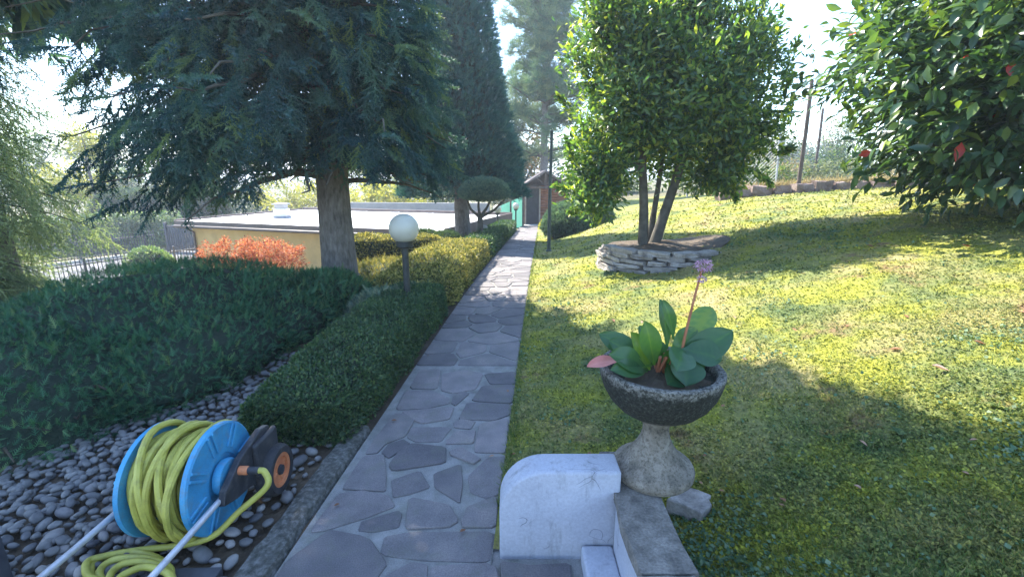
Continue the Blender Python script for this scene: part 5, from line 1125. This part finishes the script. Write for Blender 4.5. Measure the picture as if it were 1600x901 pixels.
# pine behind the hut
PC = Vector((1.75, 27)); pz0 = tz(PC.x, PC.y)
pn = empty('pine', (PC.x, PC.y, pz0), 'tall pine with pale long needled tufts behind the hut', 'tree')
mb = MB(); limb(mb, wob((PC.x, PC.y, pz0-.1), (PC.x+.4, PC.y, 12.5), 8, .08), .26, .05, 12); mb.build('trunk', M['bark'], pn, smooth=True)
mb = MB(); P_ = []; 
for k in range(105):
    z = random.uniform(2.6, 12.8); a = random.uniform(0, 6.28); L = random.uniform(1.2, 3.3)*(1-.25*(z-3.6)/9); e = np.array((PC.x+L*math.cos(a), PC.y+L*math.sin(a), z+random.uniform(-.1, .7))); w_ = wob((PC.x+.03*z, PC.y, z-.3), e, 5, .12); limb(mb, w_, .06, .018, 6)
    for j in range(22):
        f = random.uniform(.35, 1.0); i = min(4, int(f*5)); q = np.array(w_[i])+(np.array(w_[i+1])-np.array(w_[i]))*(f*5-i); P_.append(q+rng.normal(size=3)*np.array((.32, .32, .16)))
mb.build('branches', M['bark2'], pn, smooth=True, kind='stuff'); P_ = np.array(P_); n_ = len(P_)
foliage('needles', [(PINEBALL, np.repeat(P_, 2, 0)+.06*rng.normal(size=(2*n_, 3)), unit(rng.normal(size=(2*n_, 3))*.5+UPZ), rdir(2*n_), rng.uniform(.36, .58, 2*n_))], F['pine'], pn)

# house far off on the right
hp = at(1258, 252, 80); ho = empty('house', (hp.x, hp.y, tz(hp.x, hp.y)), 'pale house with a reddish roof far away between the posts', 'house')
MB().box((hp.x, hp.y+3, hp.z-1.9), (5.5, 6, 5)).build('wall', M['pale'], ho)
MB().add([(hp.x-3.1, hp.y-.4, hp.z+.6), (hp.x+3.1, hp.y-.4, hp.z+.6), (hp.x+3.1, hp.y+6.4, hp.z+.6), (hp.x-3.1, hp.y+6.4, hp.z+.6), (hp.x-1.5, hp.y+3, hp.z+1.9), (hp.x+1.5, hp.y+3, hp.z+1.9)], [(0,1,5,4),(1,2,5),(2,3,4,5),(3,0,4),(3,2,1,0)]).build('roof', M['tile'], ho)
for dx in (-1.6, 0, 1.6): MB().box((hp.x+dx, hp.y-.02, hp.z-.8), (.8, .1, 1.1)).build('window', M['glass'], ho)

# ------------------------------------------------------------------ grass, moss, weeds, fallen leaves
def lawn_samples(n, y0, y1):
    y = y0*y1/(y1-(y1-y0)*rng.random(n)); lo = path_c(y)+HW+.005; hi = np.minimum(1.22*y+1.2, 14); x = lo+(hi-lo)*rng.random(n); ok = hi > lo
    ok &= ~((x < .62) & (y < 1.9)) & ~(((x-RC.x)**2+((y-RC.y)/.92)**2) < 1.0)
    x, y = x[ok], y[ok]; return x, y, terrain(x, y)+.005+lawn_bump(x, y)*np.minimum(1, (x-path_c(y)-HW)*6+.15)
x, y, z = lawn_samples(260000, 1.1, 16); n_ = len(x); P_ = np.stack([x, y, z+.002], -1); dens = fbm(x*3, y*3); kp = rng.random(n_) < .35+1.3*(dens-.25); P_ = P_[kp]; n_ = len(P_); sc_ = np.clip(P_[:, 1]/4, .8, 2.6)
tag(foliage('moss', [(quad_tmpl(.7), P_, unit(rng.normal(size=(n_, 3))*np.array((1, 1, .35))+np.array((0, 0, .45))), unit(rng.normal(size=(n_, 3))*.5+UPZ), rng.uniform(.012, .027, n_)*sc_)], M['moss'], None), 'low yellow green moss covering the lawn', 'moss')
x, y, z = lawn_samples(75000, 1.1, 9); P_ = np.stack([x, y, z+.008], -1); kp = rng.random(len(x)) < np.clip(3.2*(fbm(x*1.3+11, y*1.3+5)-.47), .02, 1); P_ = P_[kp]; n_ = len(P_)
tag(foliage('clover', [(quad_tmpl(.8), P_, unit(rng.normal(size=(n_, 3))*np.array((1, 1, .25))+np.array((0, 0, .35))), unit(rng.normal(size=(n_, 3))*.45+UPZ), rng.uniform(.016, .034, n_)*np.clip(P_[:, 1]/4, .8, 1.8))], F['clover'], None), 'low bluish green clover and weeds spreading through the moss', 'clover')
x, y, z = lawn_samples(140000, 1.1, 14); P_ = np.stack([x, y, z-.004], -1); kp = rng.random(len(x)) < np.clip(.15+2.2*(fbm(x*1.7+40, y*1.7)-.35), .05, 1); P_ = P_[kp]; n_ = len(P_); BL = (np.array([(-.05, 0, 0), (.05, 0, 0), (.03, .6, .06), (-.03, .6, .06), (0, 1, .22)], float), np.array([(0, 1, 2), (0, 2, 3), (3, 2, 4)]))
tag(foliage('grass', [(BL, P_, unit(rng.normal(size=(n_, 3))*np.array((1, 1, .2))+np.array((0, 0, .55))), rdir(n_)*.4+UPZ, rng.uniform(.018, .048, n_)*np.clip(P_[:, 1]/5, .9, 2))], M['grass'], None), 'thin grass blades growing through the moss', 'grass')
x = 5.7+7*rng.random(5000); y = 13.0-(x-7.2)*.10+.1+.55*rng.random(5000); P_ = np.stack([x, y, terrain(x, y)+.12+.18*rng.random(5000)], -1)
tag(foliage('dry_grass', [(BL, P_, unit(rng.normal(size=P_.shape)*np.array((.9, .9, .2))+np.array((0, -.35, .35))), rdir(5000)*.4+UPZ, rng.uniform(.12, .30, 5000))], F['dry'], None), 'dry grass hanging over the rubble wall', 'grass')
# grass fringe along the path edge
y = 1.9+16*rng.random(5000)**1.8; x = path_c(y)+HW+rng.random(5000)*.05; P_ = np.stack([x, y, terrain(x, y)], -1)
tag(foliage('grass_fringe', [(BL, P_, unit(rng.normal(size=P_.shape)*np.array((.8, .8, .2))+np.array((-.4, 0, .7))), rdir(5000)*.4+UPZ, rng.uniform(.02, .05, 5000))], M['grass'], None), 'short grass fringe along the edge of the path', 'grass')
def lawn_pt(u, v):
    Y_ = 1.2
    for _ in range(4000):
        p = at(u, v, Y_)
        if p.z < tz(p.x, p.y): break
        Y_ += .008
    return p
WEEDS = [(1405, 680, .05, 'weed rosette at the edge of the sunlit patch right of the urn'), (1560, 640, .06, 'weed rosette in the sun near the right edge'), (1160, 880, .045, 'weed rosette on the shaded lawn right of the low wall'), (1360, 868, .05, 'weed rosette in the shade at the bottom right'), (1075, 795, .04, 'small weed at the foot of the urn'), (1250, 745, .045, 'weed rosette on the shaded lawn right of the urn'), (880, 655, .04, 'weed rosette on the shaded moss left of the urn bowl'), (1585, 845, .05, 'weed rosette at the bottom right corner'), (1300, 690, .045, 'weed rosette at the shade boundary right of the urn')]
for (u, v, s_, lb) in WEEDS:
    p = lawn_pt(u, v); k = 9; a = rng.random(k)*.5+np.arange(k)*2*PI/k; d = np.stack([np.cos(a), np.sin(a), np.full(k, .35)], -1)
    tag(foliage('weed', [(leaf_tmpl(.45), np.tile(np.array((p.x, p.y, p.z+.012)), (k, 1)), d, np.tile(UPZ, (k, 1)), s_*.75*rng.uniform(.8, 1.4, k))], F['green'], None, None), lb, 'weed', 'weeds in the lawn')
FALLEN = [(1484, 583, .085, 1.0, 'large curled pinkish dry leaf on the sunlit lawn'), (1540, 541, .06, .55, 'orange fallen leaf on the sunlit lawn near the right edge'), (1388, 548, .06, .25, 'brown fallen leaf on the sunlit lawn left of the pinkish leaf'), (1168, 565, .04, 1.0, 'pale fallen leaf on the lawn right of the plant'), (1516, 388, .09, .1, 'dark red fallen leaf in the shade under the glossy bush'), (1365, 388, .08, .3, 'brown fallen leaf in the bush shade'), (960, 505, .06, .4, 'brown fallen leaf on the moss behind the plant'), (1245, 520, .05, .35, 'small brown leaf in the middle of the sunlit lawn'), (1150, 500, .045, .6, 'small tan leaf on the lawn behind the flower'), (1420, 500, .05, .2, 'dark brown leaf on the upper sunlit lawn'), (1350, 770, .04, .7, 'tan leaf on the shaded lawn at the bottom right')]
for (u, v, s_, ti, lb) in FALLEN:
    p = lawn_pt(u, v); a = random.uniform(0, 6.28); d = np.array([(math.cos(a), math.sin(a), .12)]); V, Fc = scatter(leaf_tmpl(.5, .16, -.12), np.array([(p.x, p.y, p.z+.014)]), d, np.array([(0, 0, 1.0)]), np.array([s_]))
    tag(link('fallen_leaf', np_mesh('fallen_leaf', V, Fc, M['dead'], np.full(len(V), ti))), lb, 'fallen leaf', 'fallen leaves on the lawn')

x, y, z = lawn_samples(46, 1.6, 9); P_ = np.stack([x, y, z+.018], -1)
yl_ = np.array([1.9, 2.7, 2.3, 3.1, 3.8, 4.3, 4.9, 5.6, 1.75]); P_ = np.concatenate([P_, np.stack([path_c(yl_)+np.array([-.36, -.30, .34, .39, -.38, .40, -.2, .37, .30]), yl_, np.full(9, .018)], -1)]); n_ = len(P_)
tag(foliage('leaf_litter', [(leaf_tmpl(.55, .14, -.1), P_, unit(rng.normal(size=(n_, 3))*np.array((1, 1, .12))), np.tile(UPZ, (n_, 1)), rng.uniform(.022, .042, n_), rng.uniform(.05, .75, n_))], M['dead'], None), 'scattered tiny dry leaves on the lawn and path', 'leaf litter')
# ------------------------------------------------------------------ thin haze volume added to lift shadows and pale the distance
hz = MB().box((0, 400, 6.5), (1400, 1250, 20)); hm_ = bpy.data.materials.new("haze"); hm_.use_nodes = True; t = hm_.node_tree; t.nodes.remove(t.nodes["Principled BSDF"])
pv_ = t.nodes.new("ShaderNodeVolumePrincipled"); pv_.inputs["Color"].default_value = (.78, .87, 1, 1); pv_.inputs["Density"].default_value = .0022; pv_.inputs["Anisotropy"].default_value = .35
t.links.new(pv_.outputs[0], t.nodes["Material Output"].inputs["Volume"]); tag(hz.build('haze', hm_), kind='stuff')
